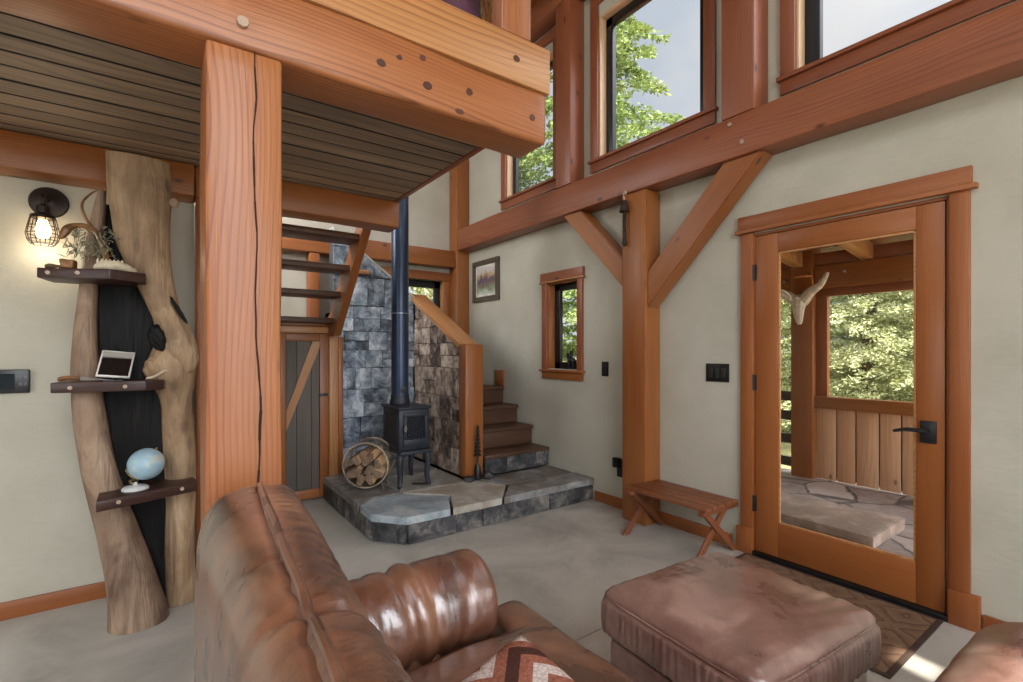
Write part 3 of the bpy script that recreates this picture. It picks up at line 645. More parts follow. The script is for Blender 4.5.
# ================================================================== HEARTH AND STAIRS
def rough_poly(pts, step=.07, amp=.012, seed=0):
    out = []
    for a, b in zip(pts, pts[1:]+pts[:1]):
        a, b = Vector(a), Vector(b); n = max(1, int((b-a).length/step))
        for i in range(n):
            p = a.lerp(b, i/n); q = Vector((p.x*7+seed, p.y*7, seed*.37))
            out.append(p+Vector((noise.noise(q), noise.noise(q+Vector((9, 3, 1)))))*amp)
    return out
hearth = thing('stone_hearth', 'low raised hearth of flagstones with a dark stone edge under the wood stove', 'hearth', (2.1, 3.7, 0))
HO = [(1.19, 4.78), (1.19, 3.29), (1.35, 3.09), (3.085, 3.09), (3.085, 3.66), (2.24, 3.66), (2.2, 4.78)]
bm = bmesh.new(); poly_slab(bm, [Vector(p) for p in HO], 0.002, .135); mesh('core', bm, M_MORTAR, hearth, smooth=0)
flags = [([(1.165, 3.27), (1.335, 3.06), (1.66, 3.055), (1.80, 3.34), (1.52, 3.60), (1.30, 3.62), (1.165, 3.50)], .86),
         ([(1.68, 3.055), (2.10, 3.055), (2.33, 3.33), (2.20, 3.62), (1.55, 3.61), (1.82, 3.35)], .62),
         ([(2.12, 3.055), (3.08, 3.055), (3.08, 3.30), (2.36, 3.33)], .35),
         ([(2.36, 3.35), (3.08, 3.32), (3.08, 3.655), (2.24, 3.655)], .22),
         ([(1.165, 3.53), (1.30, 3.64), (1.53, 3.63), (1.50, 4.10), (1.165, 4.15)], .30),
         ([(1.165, 4.17), (1.50, 4.12), (1.52, 4.79), (1.165, 4.79)], .42),
         ([(1.55, 3.63), (2.13, 3.64), (2.13, 4.15), (1.52, 4.12)], .5),
         ([(1.53, 4.14), (2.13, 4.17), (2.13, 4.79), (1.54, 4.79)], .4)]
bm = bmesh.new()
for i, (p, c) in enumerate(flags):
    n0 = len(bm.faces); ctr = sum((Vector(q) for q in p), Vector((0, 0)))/len(p)
    poly_slab(bm, rough_poly([tuple(Vector(q)+(ctr-Vector(q)).normalized()*.001) for q in p], .06, .003, i), .137, .19+.002*(i % 3-1), .004, 1)
    bm.faces.ensure_lookup_table(); paint(bm, bm.faces[n0:], c)
mesh('flagstone_top', bm, M_FLAG, hearth, smooth=30)
bm = bmesh.new()
def stone_course(bm, p0, p1, z0, z1, seed, wmin=.16, wmax=.42, depth=.02):
    rd = random.Random(seed); p0, p1 = Vector(p0), Vector(p1); L = (p1-p0).length; d = (p1-p0)/L; s_ = 0
    M = Matrix(((d.x, d.y, 0, p0.x), (d.y, -d.x, 0, p0.y), (0, 0, 1, 0), (0, 0, 0, 1)))
    while s_ < L-.01:
        w = min(rd.uniform(wmin, wmax), L-s_); w = L-s_ if L-s_-w < wmin*.6 else w
        n0 = len(bm.faces); box(bm, (s_+.002, s_+w-.002), (-.01, depth+rd.uniform(-.005, .006)), (z0, z1), .004, 1, M); bm.faces.ensure_lookup_table(); paint(bm, bm.faces[n0:], rd.random()); s_ += w
stone_course(bm, (1.185, 4.78), (1.185, 3.285), .004, .136, 3); stone_course(bm, (1.185, 3.285), (1.345, 3.085), .004, .136, 4, .3); stone_course(bm, (1.345, 3.085), (3.08, 3.085), .004, .136, 6)
mesh('stone_facing', bm, M_STONED, hearth, smooth=30)

# stone guard wall around the stairs: blue slate facing the room, rusty slate on the side
def stone_field(u0, u1, z0, z1, seed, place, hmin=.11, hmax=.24, wmin=.10, wmax=.34):
    bm = bmesh.new(); rd = random.Random(seed); z = z0
    while z < z1:
        h = rd.uniform(hmin, hmax); u = u0-rd.uniform(0, .1)
        while u < u1:
            w = rd.uniform(wmin, wmax); a, b = max(u, u0), min(u+w, u1); u += w
            if b-a < .02: continue
            parts = [(z, z+h)] if (h < .17 or rd.random() < .65) else [(z, z+h*.5), (z+h*.5, z+h)]
            for (c, d) in parts:
                n0 = len(bm.faces); box(bm, (a+.0015, b-.0015), (0, .028+rd.uniform(-.008, .012)), (c+.0015, d-.0015), .005, 1); bm.faces.ensure_lookup_table(); paint(bm, bm.faces[n0:], rd.random())
        z += h
    bm.transform(place); return bm
def cut(bm, co, no):
    r = bmesh.ops.bisect_plane(bm, geom=bm.verts[:]+bm.edges[:]+bm.faces[:], plane_co=co, plane_no=no, clear_outer=True)
    es = [e for e in r['geom_cut'] if isinstance(e, bmesh.types.BMEdge)]
    bmesh.ops.holes_fill(bm, edges=es, sides=0)
gw = thing('wall_hearth', 'stone-faced guard wall with slanting top behind the wood stove', 'wall', (1.8, 4.85, .19), kind='structure')
BX0, BX1, BY = 1.335, 2.19, 4.80
def ztop_back(x): return 2.25+(1.645-x)*.745
bm = bmesh.new(); prism(bm, [(BX0, BY+.001, .19), (BX1+.1, BY+.001, .19), (BX1+.1, BY+.001, ztop_back(BX1+.1)-.012), (BX0, BY+.001, ztop_back(BX0)-.012)], (0, .10, 0)); mesh('wall_core', bm, M_MORTAR, gw, smooth=0)
bm = stone_field(BX0, BX1-.03, .192, 2.6, 21, Matrix(((1, 0, 0, 0), (0, -1, 0, BY), (0, 0, 1, 0), (0, 0, 0, 1))), .15, .29, .15, .36)
cut(bm, (1.645, BY, 2.235), Vector((.745, 0, 1))); mesh('slate_facing', bm, M_STONEB, gw, smooth=30)
bm = bmesh.new(); dx = .745; prism(bm, [(BX0, BY-.035, ztop_back(BX0)-.012), (BX1+.02, BY-.035, ztop_back(BX1+.02)-.012), (BX1+.02, BY-.035, ztop_back(BX1+.02)+.008), (BX0, BY-.035, ztop_back(BX0)+.008)], (0, .14, 0)); mesh('plaster_cap', bm, M_WALL, gw, smooth=0)
def ztop_side(y): return 1.37+(y-3.80)*.50
bm = bmesh.new(); prism(bm, [(BX1, 3.86, .19), (BX1, BY, .19), (BX1, BY, ztop_side(BY)-.05), (BX1, 3.86, ztop_side(3.86)-.05)], (.10, 0, 0)); mesh('wall_core', bm, M_MORTAR, gw, smooth=0)
bm = stone_field(3.80, BY-.03, .192, 2.0, 33, Matrix(((0, -1, 0, BX1), (1, 0, 0, 0), (0, 0, 1, 0), (0, 0, 0, 1))), .16, .28, .12, .26)
cut(bm, (BX1, 3.80, ztop_side(3.80)-.05), Vector((0, -.50, 1))); mesh('slate_facing', bm, M_STONER, gw, smooth=30)
tag(timber('guard_cap', (2.232, 3.79, ztop_side(3.79)-.015), (2.232, 4.86, ztop_side(4.86)-.015), .19, .05, M_FIRL, None, .006), 'sloping wooden cap board on the rusty stone guard wall', 'handrail')
nw = tim('newel_post', (2.235, 3.735, .194), (2.235, 3.735, 1.36), .185, .125, M_FIR, 'square fir newel post at the foot of the stairs', 'post', .016, up=(0, 1, 0))

# lower stairs along the right wall
st = thing('lower_staircase', 'lower flight of brown wooden stairs rising along the plaster wall', 'stairs', (2.7, 3.66, .194))
SX = (2.335, 3.072); ys = [3.665, 3.915, 4.17, 4.43]; zs = [.37, .555, .735, .915]
for i, (y, z) in enumerate(zip(ys, zs)):
    zb = .195 if i == 0 else zs[i-1]+.001
    if i == 0:
        bm = bmesh.new(); stone_course(bm, (SX[0], y+.02), (SX[1], y+.02), .195, z-.036, 8, .2, .4, .02); mesh('stone_riser', bm, M_STONED, st, smooth=30)
    else: board('riser', SX, (y+.018, y+.036), (zb, z-.036), M_TREAD, st)
    board('tread', SX, (y-.012, (ys[i+1] if i < 3 else 5.38)+.016), (z-.034, z), M_TREAD, st, .008)
bm = bmesh.new()
for i, (y, z) in enumerate(zip(ys, zs)): box(bm, (SX[0]+.01, SX[1]-.01), (y+.04, 5.36), (.195 if i == 0 else zs[i-1]-.03, z-.04))
mesh('carcass', bm, M_TREAD, st, smooth=0)
board('skirt_board', (3.073, 3.088), (4.44, 4.62), (.92, 1.09), M_FIRP, st)
# upper flight: open brown treads between stringers, rising towards the loft
us = thing('upper_staircase', 'open-riser upper stair flight with a sawtooth fir stringer below the loft', 'stairs', (.9, 4.1, 1.3))
tz = [(4.44, 1.585), (4.215, 1.79), (3.985, 1.975), (3.75, 2.175)]
def stringer(x0, x1, mat):
    bm = bmesh.new(); lo = [(4.52, 1.44), (4.36, 1.44)]; top = []
    pts = [(4.30, 1.43), (4.56, 1.43), (4.56, 1.64)]
    for y, z in tz: pts += [(y+.10, z-.045), (y-.10, z-.045)] if False else [(y+.12, z-.03), (y-.05, z+.06)]
    pts += [(3.60, 2.36), (3.44, 2.36), (3.44, 2.30)]
    prism(bm, [(x0, y, z) for y, z in pts], (x1-x0, 0, 0)); bmesh.ops.bevel(bm, geom=bm.edges[:], offset=.006, segments=1, affect='EDGES')
    d = Vector((0, 3.5-4.45, 2.3-1.45)).normalized(); M = Matrix((d, Vector((-1, 0, 0)), d.cross(Vector((-1, 0, 0))))).transposed().to_4x4(); M.translation = ((x0+x1)/2, 3.98, 1.9)
    bm.transform(M.inverted()); return mesh('stringer', bm, mat, us, M)
stringer(1.205, 1.268, M_FIR); stringer(.33, .39, M_FIR)
for y, z in tz: board('tread', (.391, 1.225), (y-.12, y+.13), (z-.045, z), M_TREAD, us, .01)
board('newel', (1.30, 1.345), (4.49, 4.56), (.20, 1.43), M_FIR, us)
board('header', (.76, 1.298), (4.47, 4.56), (1.515, 1.575), M_FIR, us)
board('cap_block', (1.50, 1.66), (4.69, 4.765), (2.05, 2.085), M_FIRL, us)
bm = bmesh.new()
for i, (a, b, z) in enumerate(((2.0, 2.3, 1.08), (1.7, 2.0, 1.25), (1.345, 1.7, 1.42))): box(bm, (a, b-.001), (4.91, 5.36), (.05, z), .004)
mesh('winder_carcass', bm, M_TREAD, us, smooth=0)

# cupboard door under the stairs
t = thing('door_2', 'low rustic grey-planked door with a diagonal fir brace under the stairs', 'door', (1.0, 4.5, 0), kind='structure')
board('casing', (1.215, 1.290), (4.462, 4.498), (.004, 1.515), M_FIRL, t); board('casing', (.752, .80), (4.462, 4.498), (.004, 1.515), M_FIRP, t)
board('head_casing', (.80, 1.214), (4.462, 4.498), (1.455, 1.512), M_FIRL, t)
dl = link(bpy.data.objects.new('door_leaf', None), t, Matrix.Translation((1.0, 4.5, .02)))
board('stile', (1.135, 1.212), (4.468, 4.496), (.02, 1.45), M_FIR, dl); board('stile', (.803, .86), (4.468, 4.496), (.02, 1.45), M_FIR, dl)
board('rail', (.861, 1.134), (4.468, 4.496), (1.385, 1.45), M_FIR, dl); board('rail', (.861, 1.134), (4.468, 4.496), (.02, .10), M_FIRP, dl)
bm = bmesh.new(); x = .862; k = 0
while x < 1.13:
    w = (.085, .12, .075)[k % 3]; n0 = len(bm.faces); box(bm, (x, min(x+w, 1.134)-.002), (4.478, 4.499), (.10, 1.385), .003, 1); bm.faces.ensure_lookup_table(); paint(bm, bm.faces[n0:], random.Random(k+4).random()); x += w; k += 1
mesh('plank_panel', bm, wood('grey_upright_board', (118, 108, 98), (92, 84, 76), (58, 52, 48), ring=12, rough=.7, attr=True, axis='Z'), dl)
bm = bmesh.new(); prism(bm, [(1.075, 4.466, 1.384), (1.134, 4.466, 1.384), (1.134, 4.466, 1.33), (.862, 4.466, .62), (.862, 4.466, .79)], (0, .011, 0))
d = Vector((.272, 0, .68)).normalized(); M = Matrix((d, Vector((0, 1, 0)), d.cross(Vector((0, 1, 0))))).transposed().to_4x4(); M.translation = (1.0, 4.47, 1.0); bm.transform(M.inverted()); mesh('diagonal_brace', bm, M_FIRL, dl, M)
bm = bmesh.new(); box(bm, (1.125, 1.20), (4.452, 4.467), (.905, .93), .003); tube(bm, [(1.18, 4.45, .917), (1.18, 4.435, .917)], .012, 8); mesh('latch', bm, M_BLACK, dl)
slab('cupboard_back', (.76, 1.29), (4.60, 4.62), (0, 1.5), M_MORTAR, t)

# ================================================================== WOOD STOVE
sv = thing('wood_stove', 'small black cast-iron wood stove with a lattice door standing on the hearth', 'stove', (1.68, 3.88, .194))
X0, X1, Y0, Y1 = 1.548, 1.812, 3.70, 4.05
bm = bmesh.new(); box(bm, (X0, X1), (Y0, Y1), (.50, .825), .008); mesh('firebox', bm, M_IRON, sv)
for sg, x in ((-1, X0), (1, X1)):
    bm = bmesh.new()
    for a, b, c, d in ((Y0+.02, Y0+.035, .53, .80), (Y1-.035, Y1-.02, .53, .80), (Y0+.02, Y1-.02, .53, .545), (Y0+.02, Y1-.02, .785, .80)): box(bm, (x-.004, x+.004), (a, b), (c, d), .002)
    mesh('side_relief', bm, M_IRON, sv)
bm = bmesh.new(); box(bm, (X0-.014, X1+.014), (Y0-.014, Y1+.012), (.826, .848), .008, 3); mesh('top_plate', bm, M_IRON, sv)
bm = bmesh.new(); box(bm, (X0-.008, X1+.008), (Y0-.05, Y1+.005), (.468, .499), .008, 3); mesh('bottom_ledge', bm, M_IRON, sv)
dr = None
bm = bmesh.new(); a, b, c, d = X0+.035, X1-.02, .535, .80
for (p, q, r, s_) in ((a, b, d-.03, d), (a, b, c, c+.05), (a, a+.028, c+.05, d-.03), (b-.028, b, c+.05, d-.03)): box(bm, (p, q), (Y0-.018, Y0-.001), (r, s_), .004)
dr = mesh('stove_door', bm, M_IRON, sv)
bm = bmesh.new(); za, zb, xa, xb = c+.052, d-.032, a+.03, b-.03; n = 6
for i in range(-n, n+1):
    for sg in (1, -1):
        p0 = Vector((xa+(xb-xa)*i/n*1.0, za)); pts = []
        x_at = lambda z: (xa+(xb-xa)*(i/n)+(sg*(z-za) if sg > 0 else (xb-xa)*1.0-(z-za)))
        z0_, z1_ = za, zb
        zz = [za+(zb-za)*k/24 for k in range(25)]; ins = [z for z in zz if xa <= x_at(z) <= xb]
        if len(ins) > 1: tube(bm, [(x_at(ins[0]), Y0-.010, ins[0]), (x_at(ins[-1]), Y0-.010, ins[-1])], .0035, 5)
mesh('lattice', bm, M_IRON, dr)
slab('stove_glass', (a+.026, b-.026), (Y0-.006, Y0-.002), (c+.048, d-.028), plain('stove_glass', (10, 10, 12), .08, 0, .05), dr)
bm = bmesh.new(); tube(bm, [(a-.005, Y0-.01, .68), (a-.005, Y0-.05, .68), (a+.012, Y0-.06, .68)], .007, 8); lathe(bm, [(.006, -.03), (.014, -.02), (.014, .02), (.006, .03)], 10, Matrix.Translation((a-.005, Y0-.055, .68))); mesh('door_handle', bm, plain('steel_knob', (120, 118, 114), .35, .8), dr)
for sx, sy in ((-1, -1), (1, -1), (-1, 1), (1, 1)):
    x = X0+.02 if sx < 0 else X1-.02; y = Y0+.02 if sy < 0 else Y1-.02
    bm = bmesh.new(); tube(bm, spline([(x, y, .475), (x+sx*.012, y+sy*.012, .40), (x+sx*.004, y+sy*.004, .29), (x+sx*.012, y+sy*.014, .222), (x+sx*.026, y+sy*.03, .204)], 5), [.030-.0008*i for i in range(18)]+[.015, .014, .012], 9)
    mesh('leg', bm, M_IRON, sv)
pc = (1.66, 3.95)
bm = bmesh.new(); lathe(bm, [(.05, .845), (.082, .85), (.086, .87), (.078, .90), (.078, .93), (.05, .935)], 24, Matrix.Translation((pc[0], pc[1], 0))); mesh('flue_collar', bm, M_IRON, sv)
bm = bmesh.new(); lathe(bm, [(.073, .92), (.073, 1.62), (.0755, 1.622), (.0755, 1.634), (.073, 1.636), (.073, 4.75)], 32, Matrix.Translation((pc[0], pc[1], 0))); pp = mesh('stovepipe', bm, M_BLUEPIPE, sv)
bm = bmesh.new(); lathe(bm, [(.0735, 1.615), (.0762, 1.617), (.0762, 1.621), (.0735, 1.623)], 32, Matrix.Translation((pc[0], pc[1], 0))); mesh('joint_ring', bm, plain('ring_steel', (170, 172, 176), .3, .7), pp)
bm = bmesh.new(); lathe(bm, [(.03, 0), (.032, .008), (.006, .012), (.006, .03)], 14, Matrix.Translation((pc[0]-.0, pc[1]-.072, .975)) @ Matrix.Rotation(PI/2, 4, 'X')); mesh('damper_knob', bm, M_IRON, pp)
bm = bmesh.new(); tube(bm, [(1.70, 3.79, .20), (1.83, 3.70, .20)], .007, 6); mesh_p = mesh('stove_poker', bm, M_BLACK); tag(mesh_p, 'thin black iron poker lying on the hearth under the stove', 'poker')

# firewood basket: round hoop holder with split logs
M_BIRCH = plain('bark_sling', (150, 136, 118), .7, 0, .2, 14, .2); M_WIRE = plain('wire_dark', (92, 84, 74), .5, .4)
M_LOG = wood('split_log', (236, 206, 164), (220, 182, 134), (172, 124, 80), ring=12, rough=.75, knots=.2); M_LOGB = plain('log_bark', (112, 92, 74), .9, 0, .25, 20, .4)
BC = Vector((1.375, 3.90, .40)); BR = .175; ang = math.radians(-33)       # hoop axis turned towards the room
bx = Vector((math.cos(ang), math.sin(ang), 0)); ax = Vector((-bx.y, bx.x, 0)) * -1
fb = thing('firewood_basket', 'round hoop firewood basket with a pale bark sling beside the stove', 'basket', (BC.x, BC.y, .194))
def bp(th, s_, r=BR): return BC+bx*(r*math.cos(th))+Vector((0, 0, r*math.sin(th)))+ax*s_
for s_ in (-.12, .12):
    bm = bmesh.new(); tube(bm, [bp(2*PI*i/40, s_) for i in range(40)], .007, 7, closed=True); mesh('hoop', bm, M_BIRCH, fb)
bm = bmesh.new(); g = [[bm.verts.new(bp(PI*1.06+PI*.90*i/24, -.12+.24*j/6, BR-.004)) for i in range(25)] for j in range(7)]
for r0, r1 in zip(g, g[1:]):
    for i in range(24): bm.faces.new((r0[i], r0[i+1], r1[i+1], r1[i]))
bmesh.ops.solidify(bm, geom=bm.faces[:], thickness=.005); mesh('sling', bm, M_BIRCH, fb)
bm = bmesh.new()
for k in range(7): th = PI*(.02+k*.96/6); tube(bm, [bp(th, -.12), bp(th, .12)], .0025, 5)
for k in range(1, 6):
    s_ = -.12+.24*k/6; tube(bm, [bp(PI*i/20, s_) for i in range(21)], .002, 5)
mesh('wire_cage', bm, M_WIRE, fb)
bm = bmesh.new()
for s_ in (-.09, .09): tube(bm, [bp(PI*1.28, s_, BR+.006)]+[Vector((q.x, q.y, .203)) for q in [bp(PI*1.22, s_, BR*1.02)]], .007, 6); tube(bm, [bp(PI*1.72, s_, BR+.006)]+[Vector((q.x, q.y, .203)) for q in [bp(PI*1.78, s_, BR*1.02)]], .007, 6)
tube(bm, [BC+Vector((0, 0, -BR-.012))-ax*.1, BC+Vector((0, 0, -BR-.012))+ax*.1], .006, 6); mesh('foot', bm, M_WIRE, fb)
rd = random.Random(4); slots = []
for (lx, lz, r, a) in ((-.10, -.055, .05, .3), (-.03, -.11, .05, 1.2), (.05, -.10, .05, 2.0), (.115, -.055, .048, 2.9), (.04, -.03, .05, .9), (-.045, -.03, .046, 4.1), (-.12, .03, .042, .5), (-.05, .045, .045, 2.4), (.03, .045, .045, 3.6), (.105, .03, .042, 5.0), (-.005, .09, .036, 1.4), (.06, .088, .034, 4.6)):
    c = BC+bx*lx+Vector((0, 0, lz)); L = .34+.05*rd.random(); n_ = rd.choice((3, 3, 4)); sh = .03*(rd.random()-.5)
    M = Matrix((ax, bx, Vector((0, 0, 1)))).transposed().to_4x4(); M.translation = c+ax*sh
    bm = bmesh.new(); pr = []
    for i in range(5):      # curved bark side
        th = a-.75+1.5*i/4; pr.append((r*math.cos(th), r*math.sin(th)))
    pr += [(-r*.75*math.cos(a-.5), -r*.75*math.sin(a-.5)), (-r*.75*math.cos(a+.5), -r*.75*math.sin(a+.5))]
    rings = []
    for i in range(6):
        x = -L/2+L*i/5; rings.append([Vector((x, p*(1+.08*noise.noise((x*9, p*30, c.z*40))), q*(1+.08*noise.noise((x*9+4, q*30, c.x*40))))) for p, q in pr])
    ring_loft(bm, rings); bm.faces.ensure_lookup_table()
    for f in bm.faces:
        ii = [rings_i for rings_i in range(0)]
        cc = f.calc_center_median(); th = math.atan2(cc.z, cc.y); dth = (th-a+PI) % (2*PI)-PI
        f.material_index = 1 if abs(f.normal.x) < .7 and abs(dth) < .7 else 0
    o = mesh('split_log', bm, [M_LOG, M_LOGB], None, M, smooth=25)
    tag(o, 'split firewood log in the round basket beside the stove', 'firewood', 'split logs in the firewood basket')

# fir-tree shaped iron brush and two hearth pebbles
M_BRIST = plain('black_bristle', (18, 18, 18), .8)
br = thing('hearth_brush', 'black fir-tree shaped hearth brush standing against the newel post', 'brush', (2.222, 3.60, .194))
bm = bmesh.new(); T_ = Matrix.Translation((2.222, 3.60, 0)); lathe(bm, [(.02, .196), (.030, .205), (.030, .25), (.026, .30), (.012, .33), (.009, .36), (.009, .40)], 14, T_); mesh('handle', bm, M_BLACK, br)
bm = bmesh.new(); pr = [(.008, .39)]
for i in range(7): z = .40+i*.033; r = .034-.003*i; pr += [(r, z), (.012, z+.028)]
pr += [(.012, .64), (.004, .665)]; lathe(bm, pr, 18, T_); mesh('bristle_head', bm, M_BRIST, br)
for (x, y, r, lab) in ((2.125, 3.575, (.055, .045, .026), 'flat dark pebble on the hearth at the foot of the newel post'), (2.31, 3.57, (.05, .042, .034), 'rounded speckled pebble on the hearth right of the brush')):
    bm = bmesh.new(); bmesh.ops.create_icosphere(bm, subdivisions=3, radius=1)
    for v in bm.verts: v.co = Vector((v.co.x*r[0], v.co.y*r[1], v.co.z*r[2]))*(1+.14*noise.noise(v.co*1.7+Vector((x*9, y, 0))))
    bm.transform(Matrix.Translation((x, y, .194+r[2]*.93))); tag(mesh('pebble', bm, M_STONED, smooth=180), lab, 'stone')

# ================================================================== WALL FITTINGS
pf = thing('picture_frame', 'small framed painting on the plaster wall above the lower stairs', 'picture', (3.07, 4.805, 2.13))
y0, y1, z0, z1 = 4.53, 5.08, 1.88, 2.36; M_PFR = wood('frame_grey_brown', (96, 84, 72), (76, 66, 56), (48, 42, 36), ring=14, knots=0)
for a, b, c, d in ((y0, y1, z1-.055, z1), (y0, y1, z0, z0+.055), (y0, y0+.055, z0+.055, z1-.055), (y1-.055, y1, z0+.055, z1-.055)): board('frame_rail', (3.055, 3.088), (a, b), (c, d), M_PFR, pf)
def painting():
    k = N('landscape_print'); tc = k.n('ShaderNodeTexCoord'); sp = k.n('ShaderNodeSeparateXYZ'); k.l(tc.outputs['Generated'], sp.inputs[0]); z = k.noise(tc.outputs['Generated'], 5, 5, .6)
    h = k.math('ADD', sp.outputs['Z'], k.math('MULTIPLY', k.math('SUBTRACT', z.outputs['Fac'], .5), .7))
    c = k.ramp(h, [(0, (196, 206, 190)), (.2, (140, 150, 120)), (.4, (120, 104, 98)), (.55, (96, 84, 120)), (.68, (180, 150, 96)), (.85, (206, 200, 198))])
    k.color(c); k.set(Roughness=.3); return k.m
slab('mat_board', (3.076, 3.086), (y0+.053, y1-.053), (z0+.053, z1-.053), plain('mat_board', (216, 210, 198), .7), pf)
slab('print', (3.073, 3.0765), (y0+.085, y1-.085), (z0+.085, z1-.085), painting(), pf)
slab('pane', (3.068, 3.070), (y0+.05, y1-.05), (z0+.05, z1-.05), M_GLASS, pf)
def plate(name, y, z, w, h, lab, n):
    t = thing(name, lab, 'light switch', (XW, y, z)); bm = bmesh.new(); box(bm, (XW-.009, XW-.001), (y-w/2, y+w/2), (z-h/2, z+h/2), .003); mesh('cover_plate', bm, M_DARK, t)
    for i in range(n):
        yy = y+(i-(n-1)/2)*.046; bm = bmesh.new(); box(bm, (XW-.013, XW-.0095), (yy-.016, yy+.016), (z-.033, z+.033), .003); mesh('rocker', bm, plain('rocker_black', (44, 42, 40), .3), t)
plate('light_switch', 1.897, 1.152, .17, .125, 'wide black three-gang light switch left of the door', 3)
plate('light_switch', 2.935, 1.147, .075, .125, 'single black light switch beside the small window', 1)
ot = thing('wall_outlet', 'black wall outlet with a plug low on the wall left of the tall post', 'outlet', (XW, 2.76, .33)); bm = bmesh.new(); box(bm, (XW-.009, XW-.001), (2.715, 2.80), (.26, .41), .003); mesh('cover_plate', bm, M_DARK, ot)
bm = bmesh.new(); box(bm, (XW-.05, XW-.0095), (2.75, 2.815), (.34, .42), .006); mesh('plug_adapter', bm, M_DARK, ot)
tp = thing('control_panel', 'black wall control panel on the left wall below the caged lamp', 'control panel', (-.60, 3.36, 1.15)); bm = bmesh.new(); box(bm, (-.70, -.523), (3.338, 3.359), (1.095, 1.21), .006); mesh('casing', bm, M_DARK, tp)
slab('display', (-.69, -.575), (3.3365, 3.3378), (1.115, 1.19), plain('display_glass', (28, 40, 44), .12), tp)
bm = bmesh.new()
for i in range(2):
    for j in range(2): box(bm, (-.562+i*.018, -.549+i*.018), (3.334, 3.3375), (1.13+j*.03, 1.148+j*.03), .002)
mesh('button', bm, plain('button_grey', (90, 92, 94), .5), tp)
# hanging iron bell ornament on the post
bl = thing('hanging_chime', 'dark iron bell chime hanging from a hook on the wall post', 'chime', (2.885, 2.545, 2.52)); T_ = Matrix.Translation((2.885, 2.545, 0)); M_RUST = plain('rusty_iron', (58, 46, 38), .7, .4, .3, 30)
bm = bmesh.new(); tube(bm, spline([(2.91, 2.545, 2.50), (2.885, 2.545, 2.52), (2.878, 2.545, 2.49), (2.885, 2.545, 2.455)], 4), .005, 7); lathe(bm, [(.006, 2.53), (.013, 2.54), (.013, 2.553), (.005, 2.56)], 10, Matrix.Translation((2.896, 2.545, -.03))); mesh('hook', bm, M_PEG, bl)
bm = bmesh.new(); lathe(bm, [(.008, 2.455), (.022, 2.445), (.028, 2.41), (.036, 2.375), (.040, 2.365), (.034, 2.365), (.01, 2.40)], 18, T_); mesh('bell', bm, M_RUST, bl)
bm = bmesh.new()
for i in range(13): z = 2.375-i*.019; lathe(bm, [(.006, z-.012), (.015, z-.008), (.015, z+.004), (.006, z+.008)], 10, T_)
lathe(bm, [(.004, 2.10), (.016, 2.112), (.02, 2.13), (.006, 2.15)], 10, T_); mesh('clapper_chain', bm, M_RUST, bl)
# figurine on the small window's sill
fg = thing('sill_figurine', 'dark figurine silhouette on the sill of the small window', 'figurine', (XW+.03, 3.42, 1.124))
bm = bmesh.new(); box(bm, (XW+.012, XW+.05), (3.33, 3.47), (1.124, 1.14), .004); mesh('base', bm, M_BLACK, fg)
bm = bmesh.new(); c_ = (XW+.03)
tube(bm, spline([(c_, 3.345, 1.20), (c_, 3.38, 1.215), (c_, 3.41, 1.21), (c_, 3.435, 1.235), (c_, 3.445, 1.27), (c_, 3.462, 1.262)], 4), [.014, .018, .021, .023, .023, .023, .022, .02, .02, .02, .019, .018, .016, .015, .014, .014, .013, .012, .01, .008, .006], 8)
for y_ in (3.36, 3.378, 3.425, 3.44): tube(bm, [(c_, y_, 1.205), (c_, y_-.004, 1.17), (c_, y_, 1.138)], [.010, .007, .006], 6)
tube(bm, spline([(c_, 3.40, 1.22), (c_, 3.405, 1.27), (c_, 3.40, 1.30)], 3), [.016, .02, .02, .018, .014, .014, .012], 8); mesh('figure', bm, M_BLACK, fg)

# ================================================================== BENCH, MAT
bn = thing('slatted_bench', 'low brown slatted bench with crossed legs against the wall', 'bench', (2.86, 2.05, 0))
for i in range(5):
    x = 2.700+i*.074; board('slat', (x, x+.062), (1.735, 2.375), (.312, .332), M_TEAK, bn, .003)
for y in (1.742, 2.305): board('rail', (2.685, 3.065), (y, y+.04), (.284, .311), M_TEAK, bn, .003)
for y in (1.79, 2.355):
    for j, (xa, xb) in enumerate(((2.672, 2.99), (3.055, 2.72))):
        dy = .0 if j == 0 else .022
        bm = bmesh.new(); prism(bm, [(xa-.032, y-dy, .003), (xa+.032, y-dy, .003), (xb+.032, y-dy, .300), (xb-.032, y-dy, .300)], (0, -.021, 0))
        d = Vector((xb-xa, 0, .3)).normalized(); M = Matrix((d, Vector((0, 1, 0)), d.cross(Vector((0, 1, 0))))).transposed().to_4x4(); M.translation = ((xa+xb)/2, y, .15); bm.transform(M.inverted()); bmesh.ops.bevel(bm, geom=bm.edges[:], offset=.003, segments=1, affect='EDGES'); mesh('leg', bm, M_TEAK, bn, M)
